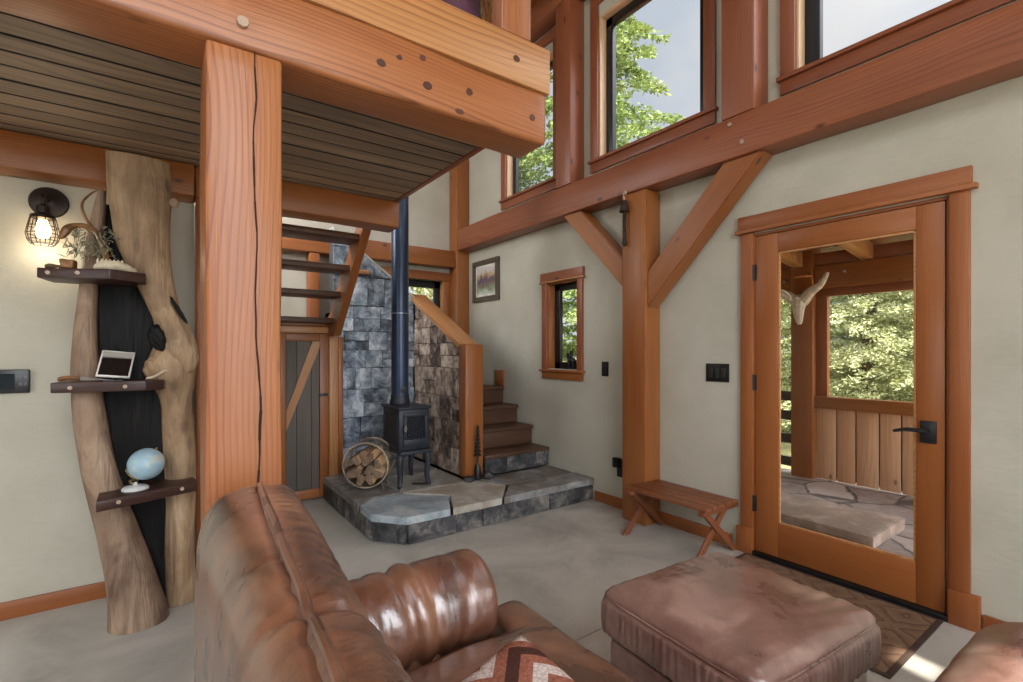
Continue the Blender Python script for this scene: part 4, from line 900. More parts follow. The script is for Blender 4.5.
def matmat():
    k = N('woven_mat'); v0 = k.vec((1, 1, 1), rnd=False); wz = k.noise(v0, 6, 3); wv = k.n('ShaderNodeVectorMath', operation='MULTIPLY_ADD'); k.l(wz.outputs['Color'], wv.inputs[0]); wv.inputs[1].default_value = (.10, .10, 0); k.l(v0, wv.inputs[2]); v = wv.outputs[0]; sp = k.n('ShaderNodeSeparateXYZ'); k.l(v, sp.inputs[0])
    tri = lambda s_, f, ph=0: k.math('ABSOLUTE', k.math('SUBTRACT', k.math('FRACT', k.math('ADD', k.math('MULTIPLY', s_, f), ph)), .5))
    u = k.math('ADD', tri(sp.outputs['Y'], 3.2), tri(sp.outputs['X'], 3.2)); z = k.noise(v, 9, 4)
    st = k.math('FRACT', k.math('ADD', k.math('MULTIPLY', u, 3.6), k.math('MULTIPLY', z.outputs['Fac'], .35)))
    c = k.ramp(st, [(0, (134, 108, 86)), (.40, (122, 96, 76)), (.46, (96, 74, 60)), (.62, (96, 74, 60)), (.68, (140, 116, 94)), (.9, (134, 110, 88))])
    f = k.noise(v, 60, 4, .7); c = k.mix(k.math('MULTIPLY', f.outputs['Fac'], .75), c, (112, 88, 70)); k.color(c); k.set(Roughness=.9, Specular_IOR_Level=.1); k.bump(f.outputs['Fac'], .3, .006); return k.m
t = thing('door_mat', 'brown patterned mat on the floor inside the glass door', 'mat', (2.68, 1.2, 0)); M_MAT = matmat()
slab('woven_field', (2.365, 3.03), (.725, 1.66), (.0015, .0085), M_MAT, t)
bm = bmesh.new()
for x, y in (((2.345, 2.366), (.702, 1.68)), ((3.029, 3.045), (.702, 1.68)), ((2.366, 3.03), (.702, .726)), ((2.366, 3.03), (1.659, 1.68))): box(bm, x, y, (.001, .0095), .002)
mesh('border', bm, plain('mat_border', (70, 52, 42), .9), t)

# ================================================================== LEATHER SEATING
def nz(*a): return noise.noise(Vector(a))
def bump1(x, c, w): return math.exp(-((x-c)/w)**2)
def profile_body(name, prof, y0, y1, parent, mat, ny=60, endr=.06, disp=None, flip=False):
    """sweep a closed X-Z profile along Y with rounded ends"""
    P = spline(prof+[prof[0]], 6)[:-1]; c = sum(P, Vector((0, 0)))/len(P); bm = bmesh.new(); rings = []
    for i in range(ny+1):
        y = y0+(y1-y0)*(.5-.5*math.cos(PI*i/ny))*.35+(y1-y0)*i/ny*.65
        e = min(y-y0, y1-y); s_ = 1.0 if e > endr else 1-(1-math.sqrt(max(0, 1-(1-e/endr)**2)))*endr/.16
        ring = []
        for k, p in enumerate(P):
            d = p-c; L = max(d.length, 1e-6); q = c+d*max(.0, (L-(1-s_)*.16)/L)
            v = Vector((q.x, y, q.y))
            if disp: v += disp(k/len(P), y, Vector((d.x, 0, d.y)).normalized(), v)
            if flip: v.x = flip-v.x
            ring.append(v)
        rings.append(ring)
    ring_loft(bm, rings); return mesh(name, bm, mat, parent, smooth=60)
def roll(name, x0, x1, yc, zc, ry, rz, parent, mat, folds, seed):
    """padded arm roll along X with cross folds"""
    L = (x1-x0)/2
    def disp(p, n):
        f = 0
        for (fx, fw, fa, sl) in folds: f += fa*bump1(p.x+sl*p.z, fx, fw)
        w = .004*nz(p.x*9+seed, p.y*6, p.z*6)+.006*nz(p.x*3+seed, p.y*3, p.z*3)
        return n*(f*(1-abs(n.x))+w)
    bm = rbox((L, ry, rz), (.045, ry*.97, rz*.97), (44, 16, 16), disp, Matrix.Translation(((x0+x1)/2, yc, zc)))
    return mesh(name, bm, mat, parent, smooth=180)
def seat_set(root, mat):
    pass
sofa = thing('leather_sofa', 'large worn brown leather sofa in the foreground seen from behind its back', 'sofa', (.55, .6, 0))
def lean(y, v): t_ = min(1, max(0, (y-.5)/.95)); v.x -= (1-t_)*.062*min(1, max(0, (v.x-.07)/.12))*min(1, max(0, (v.z-.3)/.3))
def dback(k, y, n, v):
    lean(y, v)
    o = .006*nz(v.x*4, y*3, v.z*4)+.0015*nz(v.x*14, y*14, v.z*14)
    if v.z > .5:
        o += -.005*bump1(y, .93+.02*math.sin(v.x*30), .007)-.012*bump1(y, .715, .012)*bump1(v.x, .15, .06)-.004*bump1(y, .70, .007)
        o += .0035*math.sin((y+v.x*1.2)*75)*bump1(y, .72, .13)*bump1(v.x, .17, .05)
    return n*o
backf = profile_body('back_frame', [(.070, .05), (.066, .45), (.070, .76), (.083, .87), (.118, .922), (.165, .942), (.205, .943), (.222, .90), (.23, .6), (.23, .05)], -.62, 1.475, sofa, M_LEATH, 220, .05, dback)
def dcush(k, y, n, v):
    lean(y, v)
    o = .007*nz(v.x*4+5, y*3, v.z*4)
    if v.z > .5:
        o += .0042*(1-2*abs(math.sin((y*1.0+v.x*.55+.03*nz(y*5, v.x*5, 2))*62)))*(.45+.8*abs(nz(y*2.3, 3, 1)))*min(1, max(0, (v.z-.6)/.3))*min(1, max(.25, (v.x-.20)/.04))
        o += -.022*bump1(y, .70, .02)*bump1(v.x, .22, .08)
    return n*o
profile_body('back_cushion', [(.232, .46), (.205, .60), (.195, .80), (.196, .915), (.205, .945), (.234, .954), (.272, .944), (.303, .902), (.323, .81), (.333, .68), (.332, .58), (.318, .46)], -.40, 1.455, sofa, M_LEATHC, 280, .06, dcush)
bm = bmesh.new(); tube(bm, [(.212-(1-min(1, max(0, (y-.5)/.95)))*.062+.004*nz(y*6, 1, 1), y, .954-.010*bump1(y, .70, .03)+.004*nz(y*4, 2, 2)-.03*max(0, (y-1.40)/.07)**2) for y in [-.35+1.80*i/90 for i in range(91)]], .0075, 8); mesh('seam_piping', bm, M_LEATH, sofa)
bm = rbox((.32, .94, .12), .03, 10, None, Matrix.Translation((.55, .42, .16))); mesh('base', bm, M_LEATH, sofa, smooth=60)
roll('arm_roll', .31, .865, 1.372, .515, .135, .135, sofa, M_LEATHA, [(-.02, .012, -.012, .15), (.05, .010, -.010, .1), (-.09, .012, -.008, .2), (.015, .02, .010, .12), (.14, .012, -.006, -.2), (-.15, .015, -.006, 0)], 3)
bm = rbox((.25, .10, .21), .035, 12, None, Matrix.Translation((.60, 1.375, .255))); mesh('arm_panel', bm, M_LEATH, sofa, smooth=60)
roll('arm_roll', .31, .865, -.53, .515, .135, .135, sofa, M_LEATHA, [(-.02, .012, -.012, .15)], 7)
bm = rbox((.25, .10, .21), .035, 12, None, Matrix.Translation((.60, -.53, .255))); mesh('arm_panel', bm, M_LEATH, sofa, smooth=60)
def lcushion(x0, xm, x1, y0, y1, yt, z0, z1, seed, mat, parent, name='seat_cushion'):
    """T-shaped seat cushion: its nose wraps in front of the arm"""
    bm = bmesh.new(); pts = [(x0, y0), (x1, y0), (x1, yt), (xm, yt), (xm, y1), (x0, y1)]
    poly_slab(bm, pts, z0, z1, .052, 5)
    bmesh.ops.triangulate(bm, faces=[f for f in bm.faces if len(f.verts) > 4])
    bmesh.ops.subdivide_edges(bm, edges=[e for e in bm.edges if e.calc_length() > .09], cuts=5, use_grid_fill=True)
    for v in bm.verts:
        tnorm = max(0, (v.co.z-(z0+z1)/2)/((z1-z0)/2)); v.co.z += tnorm*(.012*nz(v.co.x*5+seed, v.co.y*5, 1)+.020*math.sin(PI*min(1, max(0, (v.co.x-x0)/(x1-x0)))))
        v.co.x += .006*nz(v.co.x*7, v.co.y*7+seed, v.co.z*7)
    return mesh(name, bm, mat, parent, smooth=60)
lcushion(.30, .885, 1.03, .44, 1.235, 1.40, .235, .445, 2, M_LEATH, sofa); lcushion(.30, .885, 1.03, -.385, .435, .435, .235, .435, 4, M_LEATH, sofa)
# chevron cushion
def crochet():
    k = N('crochet_chevron'); v = k.vec((1, 1, 1), rnd=False); sp = k.n('ShaderNodeSeparateXYZ'); k.l(v, sp.inputs[0])
    zig = k.math('ABSOLUTE', k.math('SUBTRACT', k.math('FRACT', k.math('ADD', k.math('MULTIPLY', sp.outputs['X'], 5.4), .5)), .5))
    s_ = k.math('FRACT', k.math('MULTIPLY', k.math('ADD', k.math('ADD', sp.outputs['Y'], .055), k.math('MULTIPLY', zig, .17)), 6.4))
    c = k.ramp(s_, [(0, (232, 216, 206)), (.27, (176, 112, 90)), (.52, (84, 54, 46)), (.77, (172, 110, 88))], 'CONSTANT')
    vo = k.n('ShaderNodeTexVoronoi', feature='F1'); vo.inputs['Scale'].default_value = 120; k.l(v, vo.inputs['Vector'])
    c = k.mix(k.math('MULTIPLY', vo.outputs['Distance'], .55, True), c, (60, 36, 30)); k.color(c); k.set(Roughness=.95, Specular_IOR_Level=.1)
    k.bump(k.math('SUBTRACT', 1.0, vo.outputs['Distance']), .45, .004); return k.m
n_ = Vector((-.13, -.17, .977)).normalized(); up = (Vector((0, 0, 1))-n_*n_.z).normalized(); rt = up.cross(n_)
tip = Vector((.70, .94, .612)); ctr = tip-up*.335
q = math.radians(45); a_ = rt*math.cos(q)+up*math.sin(q); b_ = n_.cross(a_)
M = Matrix((a_, b_, n_)).transposed().to_4x4(); M.translation = ctr
def pdisp(p, n):
    hx = .20; e = max(0, 1-(abs(p.x)/hx)**3.2)*max(0, 1-(abs(p.y)/hx)**3.2); return Vector((0, 0, p.z*(e-.0)*1.0+.0))
bm = bmesh.new(); g = {}
for sg in (1, -1):
    for i in range(33):
        for j in range(33):
            x, y = -1+i/16, -1+j/16; e = (max(0, 1-abs(x)**2.6)*max(0, 1-abs(y)**2.6))**.55; edge = i in (0, 32) or j in (0, 32)
            key = (i, j, 0 if edge else sg)
            if key not in g: g[key] = bm.verts.new((x*.25*(1-.06*(1-abs(y))*abs(x)), y*.25*(1-.06*(1-abs(x))*abs(y)), sg*.058*e))
for sg in (1, -1):
    for i in range(32):
        for j in range(32):
            vs = [g[(a, b, 0 if (a in (0, 32) or b in (0, 32)) else sg)] for a, b in ((i, j), (i+1, j), (i+1, j+1), (i, j+1))]
            bm.faces.new(vs if sg > 0 else vs[::-1])
tag(mesh('chevron_cushion', bm, crochet(), None, M, smooth=180), 'crocheted cushion with white, rust and brown zigzags on the sofa seat', 'cushion')

# ottoman
ott = thing('leather_ottoman', 'square mauve-brown leather ottoman with gathered sides in front of the door', 'ottoman', (1.555, .90, 0))
HX, HY, HZ = .322, .300, .088
OR = Matrix.Translation((1.555, .90, 0)) @ Matrix.Rotation(math.radians(-4), 4, 'Z') @ Matrix.Translation((-1.555, -.90, 0))
def dott(p, n):
    o = Vector((0, 0, 0)); side = 1-abs(n.z)
    if side > .5:
        s_ = p.y if abs(n.x) > abs(n.y) else p.x
        g_ = math.sin(s_*260+5*nz(s_*9, p.z*4, 1))*(.5+.5*nz(s_*20, 7, 1)); o += n*(.0055*g_*max(0, min(1, (HZ-p.z)/(HZ*.7))))+n*(.010*(1-(p.z/HZ)**2))
        o += -n*.010*bump1(p.z, HZ*.62, .008)
    else:
        o += Vector((0, 0, .022*(1-(p.x/HX)**2)*(1-(p.y/HY)**2)+.005*nz(p.x*7, p.y*7, 2)+.0025*math.sin((p.y*1.0+p.x*.35)*95+5*nz(p.x*5, p.y*5, 5))*max(0, p.x/HX)*max(0, .6-p.y/HY)+.002*math.sin(p.x*110+4*nz(p.y*6, 1, 3))*max(0, p.y/HY)))
    return o
bm = rbox((HX, HY, HZ), (.045, .045, .040), (70, 70, 20), dott, OR @ Matrix.Translation((1.555, .90, .388))); mesh('cushion_top', bm, M_LEATHO, ott, smooth=180)
pts = []
for i in range(80):
    th = 2*PI*i/80; c_, s_ = math.cos(th), math.sin(th); m_ = (abs(c_)**8+abs(s_)**8)**(-1/8); pts.append((1.555+(HX+.001)*c_*m_, .90+(HY+.001)*s_*m_, .444+.002*nz(i*.3, 1, 1)))
bm = bmesh.new(); tube(bm, [OR @ Vector(p) for p in pts], .004, 6, closed=True); mesh('seam_piping', bm, M_LEATHO, ott)
bm = rbox((HX-.022, HY-.022, .13), .02, 14, lambda p, n: n*(.004*nz(p.x*6, p.y*6, p.z*6)), OR @ Matrix.Translation((1.555, .90, .17))); mesh('base', bm, M_LEATHO, ott, smooth=60)
for sx in (-1, 1):
    for sy in (-1, 1):
        bm = bmesh.new(); lathe(bm, [(.018, .001), (.026, .02), (.028, .043)], 12, OR @ Matrix.Translation((1.555+sx*.27, .90+sy*.25, 0))); mesh('foot', bm, M_BLACK, ott)

# second leather seat at the right edge
ac = thing('leather_armchair', 'brown leather armchair whose rounded arm enters at the lower right corner', 'armchair', (1.75, -.25, 0))
roll('arm_roll', 1.14, 1.86, .205, .455, .165, .150, ac, M_LEATHO, [(-.05, .02, -.006, .2), (.1, .015, -.005, 0)], 11)
bm = rbox((.30, .11, .20), .035, 12, None, Matrix.Translation((1.54, .19, .245))); mesh('arm_panel', bm, M_LEATHO, ac, smooth=60)
roll('arm_roll', 1.14, 1.86, -.75, .470, .150, .140, ac, M_LEATHO, [(-.05, .02, -.006, .2)], 12)
bm = rbox((.34, .11, .20), .035, 12, None, Matrix.Translation((1.50, -.75, .245))); mesh('arm_panel', bm, M_LEATHO, ac, smooth=60)
bm = rbox((.36, .31, .10), .05, 14, lambda p, n: n*(.006*nz(p.x*5, p.y*5, p.z*5)), Matrix.Translation((1.60, -.30, .34))); mesh('seat_cushion', bm, M_LEATHO, ac, smooth=60)
bm = rbox((.10, .34, .24), .06, 14, lambda p, n: n*(.008*nz(p.x*5, p.y*5, p.z*5)), Matrix.Translation((1.98, -.34, .60))); mesh('back_cushion', bm, M_LEATHO, ac, smooth=60)
bm = rbox((.38, .44, .09), .02, 10, None, Matrix.Translation((1.68, -.30, .14))); mesh('base', bm, M_LEATHO, ac, smooth=60)

# ================================================================== DRIFTWOOD SHELF
def driftwood(name, a, b, c, dark, ring_s=16):
    k = N(name); v = k.vec((1, 1, .14)); z = k.noise(v, 14, 5, .6, .8); q_ = k.noise(k.vec((1, 1, .5)), 4, 5, .65, .8); f = k.noise(k.vec((1, 1, .05)), 60, 3)
    col = k.ramp(q_.outputs['Fac'], [(.28, c), (.48, b), (.72, a)]); col = k.mix(k.math('MULTIPLY', k.math('SUBTRACT', z.outputs['Fac'], .45, True), 3.4, True), col, c)
    vo = k.n('ShaderNodeTexVoronoi', feature='F1'); vo.inputs['Scale'].default_value = 1; k.l(k.vec((9, 9, 4)), vo.inputs['Vector']); kn = k.ramp(vo.outputs['Distance'], [(.10, (255, 255, 255)), (.2, (0, 0, 0))])
    col = k.mix(k.math('MULTIPLY', kn, .4), col, dark); k.color(col); k.set(Roughness=.6, Specular_IOR_Level=.35); k.bump(k.math('ADD', z.outputs['Fac'], k.math('MULTIPLY', f.outputs['Fac'], .5)), .8, .02); return k.m
M_DRIFT = driftwood('driftwood', (186, 160, 134), (152, 126, 104), (100, 78, 64), (56, 42, 34)); M_DRIFTP = driftwood('driftwood_pale', (200, 174, 142), (172, 142, 110), (120, 94, 72), (70, 50, 38))
def char():
    k = N('charred_wood'); z = k.noise(k.vec((1, 1, .12)), 30, 5, .6); q_ = k.noise(k.vec((1, 1, .3)), 5, 4)
    k.color(k.mix(k.math('MULTIPLY', k.math('SUBTRACT', q_.outputs['Fac'], .60, True), 3, True), k.ramp(z.outputs['Fac'], [(.35, (6, 6, 6)), (.6, (18, 16, 15)), (.8, (44, 38, 34))]), (58, 40, 30))); k.set(Roughness=.6, Specular_IOR_Level=.3); k.bump(z.outputs['Fac'], .8, .02); return k.m
M_CHAR = char()
ds = thing('driftwood_shelf', 'tall driftwood trunk shelf with three dark wooden ledges against the left wall', 'shelf', (-.05, 3.0, 0))
def trunk(name, spine, mat, n=20, seed=0, amp=.05):
    """spine rows: x, y, z, half-width, half-depth, turn"""
    P = spline([tuple(r) for r in spine], 7); bm = bmesh.new(); rings = []
    for (x, y, z, w, d, tw) in P:
        ring = []
        for k in range(n):
            th = 2*PI*k/n; q_ = Vector((math.cos(th)*w, math.sin(th)*d)); r_ = 1+amp*nz(math.cos(th)*1.4+seed, math.sin(th)*1.4, z*3.2)+amp*.5*nz(math.cos(th)*4+seed, math.sin(th)*4, z*7)
            cx_, sx_ = math.cos(tw), math.sin(tw); q_ = Vector((q_.x*cx_-q_.y*sx_, q_.x*sx_+q_.y*cx_))*r_; ring.append(Vector((x+q_.x, y+q_.y, z)))
        rings.append(ring)
    ring_loft(bm, rings); return mesh(name, bm, mat, ds, smooth=70)
# right-hand trunk: broad slab top, waist, burl, straight foot
trunk('trunk', [(-.088, 2.95, 2.225, .125, .045, .05), (-.080, 2.95, 2.10, .128, .05, .05), (-.072, 2.95, 1.95, .120, .058, .05), (-.062, 2.95, 1.80, .105, .062, 0), (-.030, 2.95, 1.66, .083, .066, 0), (.010, 2.95, 1.53, .066, .066, 0), (.046, 2.955, 1.43, .070, .070, 0), (.062, 2.96, 1.33, .090, .078, 0), (.046, 2.96, 1.235, .104, .08, 0), (.052, 2.965, 1.15, .092, .076, 0), (.066, 2.98, 1.06, .070, .068, 0), (.072, 3.0, .95, .066, .064, 0), (.080, 3.03, .75, .068, .064, 0), (.085, 3.05, .5, .064, .062, 0), (.080, 3.065, .25, .066, .062, 0), (.085, 3.075, .002, .072, .066, 0)], M_DRIFTP, 22, 2, .07)
def lump(name, c, r, mat, amp, fr, rot=0):
    bm = bmesh.new(); bmesh.ops.create_icosphere(bm, subdivisions=4, radius=1)
    for v in bm.verts:
        d = v.co.copy(); v.co = Vector((d.x*r[0], d.y*r[1], d.z*r[2]))*(1+amp*nz(d.x*fr, d.y*fr, d.z*fr)+amp*.4*nz(d.x*fr*3, d.y*fr*3, d.z*fr*3+4))
    bm.transform(Matrix.Translation(c) @ Matrix.Rotation(rot, 4, 'Y')); return mesh(name, bm, mat, ds, smooth=180)
lump('burl', (-.010, 2.935, 1.215), (.055, .052, .060), M_DRIFTP, .2, 1.5, .3)
lump('burl', (.085, 2.93, 1.30), (.075, .06, .11), M_DRIFTP, .2, 1.5, -.2)
lump('limb_ridge', (.045, 2.915, 1.47), (.032, .035, .15), M_DRIFTP, .2, 1.5, -.42)
lump('knot_hole', (-.012, 2.895, 1.365), (.034, .026, .062), M_CHAR, .25, 1.8, -.3)
lump('knot_hole', (.072, 2.892, 1.50), (.010, .02, .07), M_CHAR, .25, 1.8, -.5)
bm = bmesh.new(); bmesh.ops.create_icosphere(bm, subdivisions=3, radius=.02, matrix=Matrix.Translation((.055, 2.93, 2.03)) @ Matrix.Diagonal((1.1, .8, 1.2, 1))); mesh('branch_stub', bm, M_DRIFT, ds, smooth=180)
# left-hand trunk: thin top, sweeping right to a flared foot
trunk('trunk', [(-.225, 3.03, 2.06, .016, .02, 0), (-.238, 3.03, 1.95, .026, .03, 0), (-.255, 3.02, 1.80, .030, .035, 0), (-.272, 3.01, 1.60, .034, .04, 0), (-.282, 3.0, 1.40, .042, .045, 0), (-.282, 2.99, 1.20, .052, .05, 0), (-.268, 2.98, 1.0, .062, .058, 0), (-.240, 2.975, .80, .066, .062, 0), (-.205, 2.97, .62, .072, .068, 0), (-.165, 2.965, .45, .080, .075, 0), (-.125, 2.955, .28, .092, .085, 0), (-.095, 2.95, .12, .108, .095, 0), (-.085, 2.945, .002, .120, .10, 0)], M_DRIFT, 22, 6, .07)
# charred back slab between the trunks
bm = bmesh.new(); rings = []
for i in range(40):
    z = .006+2.0*i/39; xl = -.272+.10*max(0, (.75-z))/.75+(.05*max(0, z-1.6)); xr = .09-.14*max(0, min(1, (z-1.45)/.4))
    ring = []
    for k in range(16):
        u = k/15; ring.append(Vector((xl+(xr-xl)*u, 3.00+.05+.012*nz(u*9, z*2, 1)+.01*nz(u*30, z*4, 2), z)))
    rings.append(ring+[Vector((p.x, 3.11, p.z)) for p in ring[::-1]])
ring_loft(bm, rings); mesh('charred_slab', bm, M_CHAR, ds, smooth=50)
def ledge(pts, z0, z1, pg, name='ledge'):
    bm = bmesh.new(); poly_slab(bm, [Vector(p) for p in pts], z0, z1, .004, 2); o = mesh(name, bm, M_SHELF, ds)
    for (x, y, z) in pg:
        bm = bmesh.new(); tube(bm, [(x, y+.012, z), (x, y-.004, z)], .0085, 10); mesh('peg', bm, M_PEG, o)
ledge([(-.427, 2.86), (-.18, 2.74), (-.055, 2.80), (-.055, 3.04), (-.40, 3.04)], 1.612, 1.655, [(-.39, 2.842, 1.634), (-.29, 2.793, 1.636)])
ledge([(-.385, 2.86), (-.055, 2.80), (.012, 2.85), (.03, 3.0), (-.36, 3.04)], 1.118, 1.163, [(-.32, 2.848, 1.140), (-.13, 2.813, 1.140)])
ledge([(-.225, 2.735), (.150, 2.875), (.13, 3.05), (-.23, 3.02)], .608, .655, [(-.15, 2.763, .635), (.085, 2.85, .635)])

# things on the ledges
M_SKULLW = plain('pale_bone', (214, 198, 170), .6, 0, .15, 18, .2); M_TWIG = plain('twig', (112, 92, 66), .8, 0, .3, 30, .3); M_HORN = plain('horn_brown', (120, 84, 48), .4, 0, .3, 20)
t = thing('jaw_bone', 'pale weathered bone lying on the top driftwood ledge', 'bone', (-.15, 2.84, 1.657))
bm = bmesh.new(); tube(bm, spline([(-.24, 2.84, 1.672), (-.20, 2.83, 1.682), (-.15, 2.83, 1.682), (-.11, 2.84, 1.672), (-.09, 2.85, 1.664)], 5), [.008, .012, .016, .019, .02, .021, .022, .022, .022, .021, .021, .02, .019, .018, .016, .015, .013, .012, .01, .008, .006], 9)
for v in bm.verts: v.co.z += .004*nz(v.co.x*60, v.co.y*60, 1)
mesh('shaft', bm, M_SKULLW, t, smooth=180)
bm = bmesh.new()
for i in range(7): lathe(bm, [(.006, 0), (.006, .012), (.002, .02)], 7, Matrix.Translation((-.225+i*.014, 2.825, 1.69)))
mesh('tooth', bm, M_SKULLW, t)
t = thing('lichen_branch', 'twiggy branch draped with dry lichen above the top driftwood ledge', 'branch', (-.24, 2.93, 1.657)); rd = random.Random(3)
bm = bmesh.new(); tube(bm, spline([(-.20, 2.93, 1.660), (-.205, 2.92, 1.74), (-.23, 2.91, 1.83), (-.275, 2.90, 1.86), (-.325, 2.89, 1.845), (-.355, 2.88, 1.79)], 5), [.013]*10+[.011]*8+[.012, .014, .016, .018, .018, .016, .012, .006], 8)
tube(bm, spline([(-.24, 2.91, 1.84), (-.275, 2.90, 1.90), (-.285, 2.90, 1.96), (-.255, 2.90, 2.01), (-.23, 2.90, 2.03)], 4), [.009, .008, .008, .007, .007, .007, .006, .006, .006, .005, .005, .005, .004, .004, .003, .003, .002], 7); mesh('stem', bm, M_HORN, t)
bm = bmesh.new()
for i in range(110):
    p = Vector((-.345+.17*rd.random(), 2.88+.06*rd.random(), 1.74+.12*rd.random())); pts = [p]
    for k in range(3): pts.append(pts[-1]+Vector((rd.uniform(-.018, .018), rd.uniform(-.015, .015), rd.uniform(-.026, .010))))
    tube(bm, pts, [.0026, .0022, .002, .001], 4)
o = mesh('lichen', bm, plain('dry_lichen', (128, 124, 100), .9, 0, .4, 40), t); o['kind'] = 'stuff'
for (x, y, w, h, a, lab, m_) in ((-.36, 2.89, .09, .016, .2, 'flat splinter of dark wood at the left end of the top ledge', M_TWIG), (-.325, 2.86, .05, .040, -.3, 'small amber block of wood on the top ledge beside the bone', M_HORN)):
    bm = rbox((w/2, .022, h/2), .008, 8, lambda p, n: n*(.004*nz(p.x*40, p.y*40, p.z*40)), Matrix.Translation((x, y, 1.657+h/2+.002)) @ Matrix.Rotation(a, 4, 'Z')); tag(mesh('wood_piece', bm, m_, smooth=60), lab, 'wood piece')
# photograph on an easel
ph = thing('photo_frame', 'tilted photograph in a white border on the middle driftwood ledge', 'photo', (-.175, 2.90, 1.165))
M = Matrix.Translation((-.178, 2.885, 1.182)) @ Matrix.Rotation(math.radians(-38), 4, 'X') @ Matrix.Rotation(math.radians(7), 4, 'Y')
def local(name, bm, mat, M, par): return mesh(name, bm, mat, par, M)
def photo_mat():
    k = N('photo_print'); tc = k.n('ShaderNodeTexCoord'); z = k.noise(tc.outputs['Generated'], 6, 4); sp = k.n('ShaderNodeSeparateXYZ'); k.l(tc.outputs['Generated'], sp.inputs[0])
    ds_ = k.n('ShaderNodeVectorMath', operation='DISTANCE'); k.l(tc.outputs['Generated'], ds_.inputs[0]); ds_.inputs[1].default_value = (.55, .5, .45)
    w = k.ramp(k.math('ADD', ds_.outputs['Value'], k.math('MULTIPLY', z.outputs['Fac'], .35)), [(.38, (210, 190, 170)), (.46, (60, 40, 32)), (.7, (34, 26, 24))]); c = k.mix(k.ramp(sp.outputs['Z'], [(.72, (0, 0, 0)), (.8, (255, 255, 255))]), w, (176, 170, 160)); k.color(c); k.set(Roughness=.25); return k.m
bm = bmesh.new(); box(bm, (-.062, .062), (0, .010), (0, .150), .002); local('border', bm, plain('photo_border', (226, 220, 212), .5), M, ph)
bm = bmesh.new(); box(bm, (-.055, .055), (-.0015, -.0003), (.008, .142)); local('print', bm, photo_mat(), M, ph)
bm = bmesh.new(); tube(bm, [(-.21, 2.87, 1.166), (-.14, 2.87, 1.166)], .004, 6); tube(bm, [(-.178, 2.87, 1.166), (-.178, 2.905, 1.176), (-.178, 2.99, 1.168)], .004, 6); mesh('easel', bm, M_BLACK, ph)
t = thing('horn_handle_knife', 'small knife with a horn handle at the left of the middle ledge', 'knife', (-.32, 2.90, 1.165))
bm = bmesh.new(); tube(bm, spline([(-.365, 2.90, 1.175), (-.33, 2.895, 1.182), (-.29, 2.89, 1.178)], 4), [.008, .010, .011, .011, .011, .011, .010, .009, .008], 8); mesh('handle', bm, M_HORN, t)
bm = bmesh.new(); prism(bm, [(-.29, 2.885, 1.170), (-.17, 2.86, 1.168), (-.29, 2.885, 1.186)], (0, .002, 0)); mesh('blade', bm, plain('blade_steel', (150, 146, 140), .3, .8), t)
bm = bmesh.new(); tube(bm, spline([(-.055, 2.87, 1.170), (-.02, 2.86, 1.182), (.012, 2.87, 1.205), (.03, 2.885, 1.205)], 4), [.004, .005, .005, .006, .006, .006, .006, .006, .005, .005, .004, .003, .002], 7); tag(mesh('bone_hook', bm, M_SKULLW, smooth=180), 'thin curved bone hook at the right of the middle ledge', 'hook')
# globe
gl = thing('desk_globe', 'small pale-blue globe on a white stand on the lowest driftwood ledge', 'globe', (-.085, 2.87, .656)); GC = Vector((-.055, 2.88, .768))
bm = bmesh.new(); lathe(bm, [(.02, .657), (.052, .657), (.053, .663), (.045, .672), (.02, .676), (.008, .68), (.008, .69)], 28, Matrix.Translation((-.095, 2.87, 0))); mesh('base', bm, plain('white_enamel', (214, 216, 212), .4, 0, .04), gl)
bm = bmesh.new(); R_ = .080; tilt = math.radians(32)
axd = Vector((math.sin(tilt)*.9, -.15, math.cos(tilt))).normalized(); sd = Vector((-math.cos(tilt), 0, math.sin(tilt))).normalized()
tube(bm, [GC+axd*(-R_*math.cos(a))+sd*(R_*math.sin(a)) for a in [-.15+.95*i/16 for i in range(17)]]+[], .0035, 6)
tube(bm, spline([GC-axd*R_, Vector((-.115, 2.87, .70)), Vector((-.108, 2.868, .688)), Vector((-.095, 2.87, .688))], 4), .0045, 7); tube(bm, [GC+axd*.072, GC+axd*.086], .004, 6); mesh('meridian_arm', bm, plain('brass', (176, 150, 104), .35, .7), gl)
def globe_mat():
    k = N('globe_map'); v = k.vec((1, 1, 1), rnd=False); z = k.noise(v, 14, 5, .6)
    k.color(k.ramp(z.outputs['Fac'], [(.50, (158, 188, 202)), (.56, (176, 200, 208)), (.58, (192, 200, 190)), (.7, (186, 186, 168))])); k.set(Roughness=.3); return k.m
bm = bmesh.new(); bmesh.ops.create_uvsphere(bm, u_segments=40, v_segments=24, radius=.073); mesh('ball', bm, globe_mat(), gl, Matrix.Translation(GC), smooth=180)

# ================================================================== CAGED WALL LAMP
lp = thing('wall_lamp', 'black caged wall lamp glowing on the left wall under the brown beam', 'lamp', (-.462, 3.36, 2.04)); M_BRZ = plain('dark_bronze', (52, 42, 36), .45, .5, .15)
bm = bmesh.new(); lathe(bm, [(.02, 0), (.074, 0), (.077, .006), (.071, .014), (.03, .022), (.016, .03)], 32, Matrix.Translation((-.455, 3.359, 2.045)) @ Matrix.Rotation(PI/2, 4, 'X')); mesh('back_plate', bm, M_BRZ, lp)
LX, LY = -.463, 3.25
bm = bmesh.new(); tube(bm, spline([(-.458, 3.34, 2.045), (-.46, 3.29, 2.06), (LX, LY, 2.05), (LX, LY, 2.0)], 4), .011, 8); lathe(bm, [(.014, 2.01), (.026, 2.0), (.028, 1.965), (.046, 1.955), (.048, 1.94), (.02, 1.935)], 20, Matrix.Translation((LX, LY, 0))); mesh('arm_socket', bm, M_BRZ, lp)
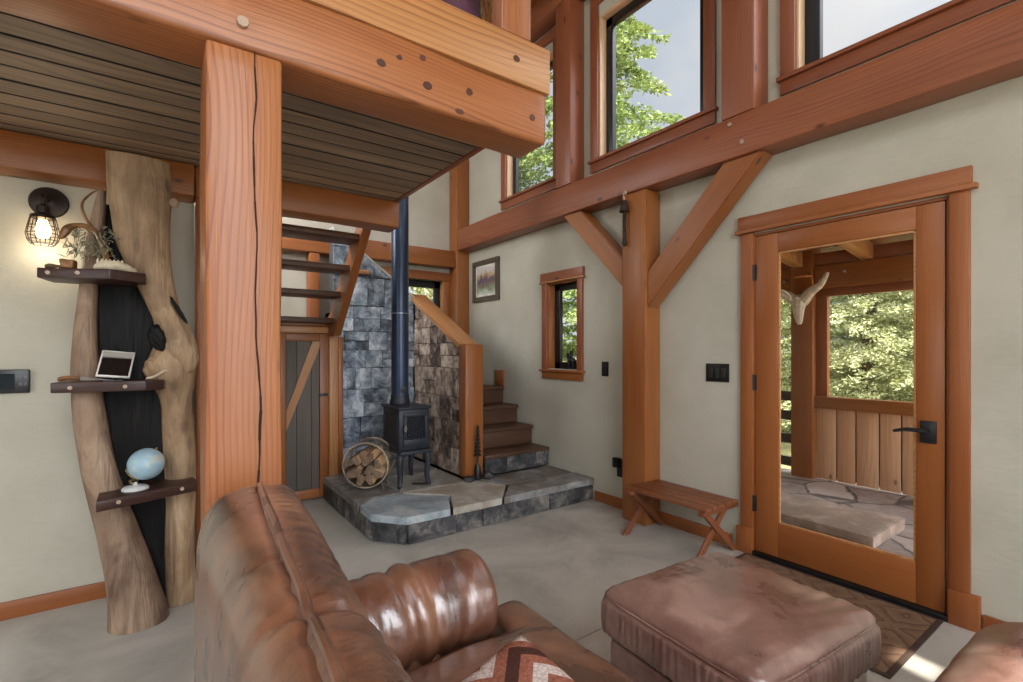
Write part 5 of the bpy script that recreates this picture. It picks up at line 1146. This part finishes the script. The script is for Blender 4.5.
bm = bmesh.new(); cg = [(.046, 1.945), (.056, 1.90), (.062, 1.865), (.056, 1.835), (.042, 1.815)]
for k in range(10):
    th = 2*PI*k/10; tube(bm, [(LX+r*math.cos(th), LY+r*math.sin(th), z) for r, z in cg], .0022, 5)
for r, z in cg[1:]: tube(bm, [(LX+r*math.cos(2*PI*k/24), LY+r*math.sin(2*PI*k/24), z) for k in range(24)], .0022, 5, closed=True)
mesh('cage', bm, M_BRZ, lp)
k_ = N('bulb_glow'); k_.b.inputs['Emission Color'].default_value = lin((255, 216, 160)); k_.b.inputs['Emission Strength'].default_value = 14; k_.color(k_.ramp(k_.noise(k_.vec((1, 1, 1)), 1).outputs['Fac'], [(0, (255, 230, 190)), (1, (255, 230, 190))]))
bm = bmesh.new(); lathe(bm, [(.014, 1.94), (.018, 1.925), (.030, 1.89), (.030, 1.87), (.018, 1.848), (.004, 1.842)], 18, Matrix.Translation((LX, LY, 0))); bulb = mesh('bulb', bm, k_.m, lp, smooth=180)
light('lamp_bulb', 'POINT', (LX, LY-.0, 1.80), (0, 0, 0), 2.2, (1, .86, .66), shadow_soft_size=.03)

# ================================================================== LOFT: pot of dried grasses
fp = thing('dried_flower_vase', 'tall purple vase of dried grasses on the loft behind the top timber', 'plant', (1.15, 2.02, 2.422))
bm = bmesh.new(); lathe(bm, [(.06, 2.424), (.075, 2.43), (.10, 2.70), (.095, 3.0), (.07, 3.12), (.08, 3.16), (.07, 3.16), (.06, 3.10)], 24, Matrix.Translation((1.15, 2.02, 0))); mesh('vase', bm, plain('purple_glaze', (86, 48, 66), .5, 0, .2), fp)
bm = bmesh.new(); rd = random.Random(12)
for i in range(170):
    a = rd.random()*2*PI; r = rd.uniform(.08, .20); z = rd.uniform(.10, .24); p0 = Vector((1.15+.04*math.cos(a), 2.02+.04*math.sin(a), 3.13)); p2 = p0+Vector((r*math.cos(a), r*math.sin(a)*.6, z-2.2*r)); p1 = (p0+p2)/2+Vector((0, 0, .10))
    tube(bm, spline([p0, p1, p2], 3), [.003, .003, .004, .005, .006, .005, .001], 4)
o = mesh('dried_stem', bm, plain('straw', (196, 174, 132), .8, 0, .3, 30), fp); o['kind'] = 'stuff'
wr_ = thing('dried_wheat_sprig', 'pale dried leaf sprig sticking out beside the loft post', 'sprig', (1.31, 1.80, 2.625))
bm = bmesh.new()
for (a, l) in ((.4, .12), (.8, .15), (1.2, .13), (1.9, .10)):
    p0 = Vector((1.30, 1.80, 2.63)); d = Vector((math.cos(a)*.5, -.2, math.sin(a))); tube(bm, [p0, p0+d*l*.5, p0+d*l], [.003, .009, .001], 5)
mesh('leaf', bm, plain('straw_pale', (222, 206, 170), .8), wr_)
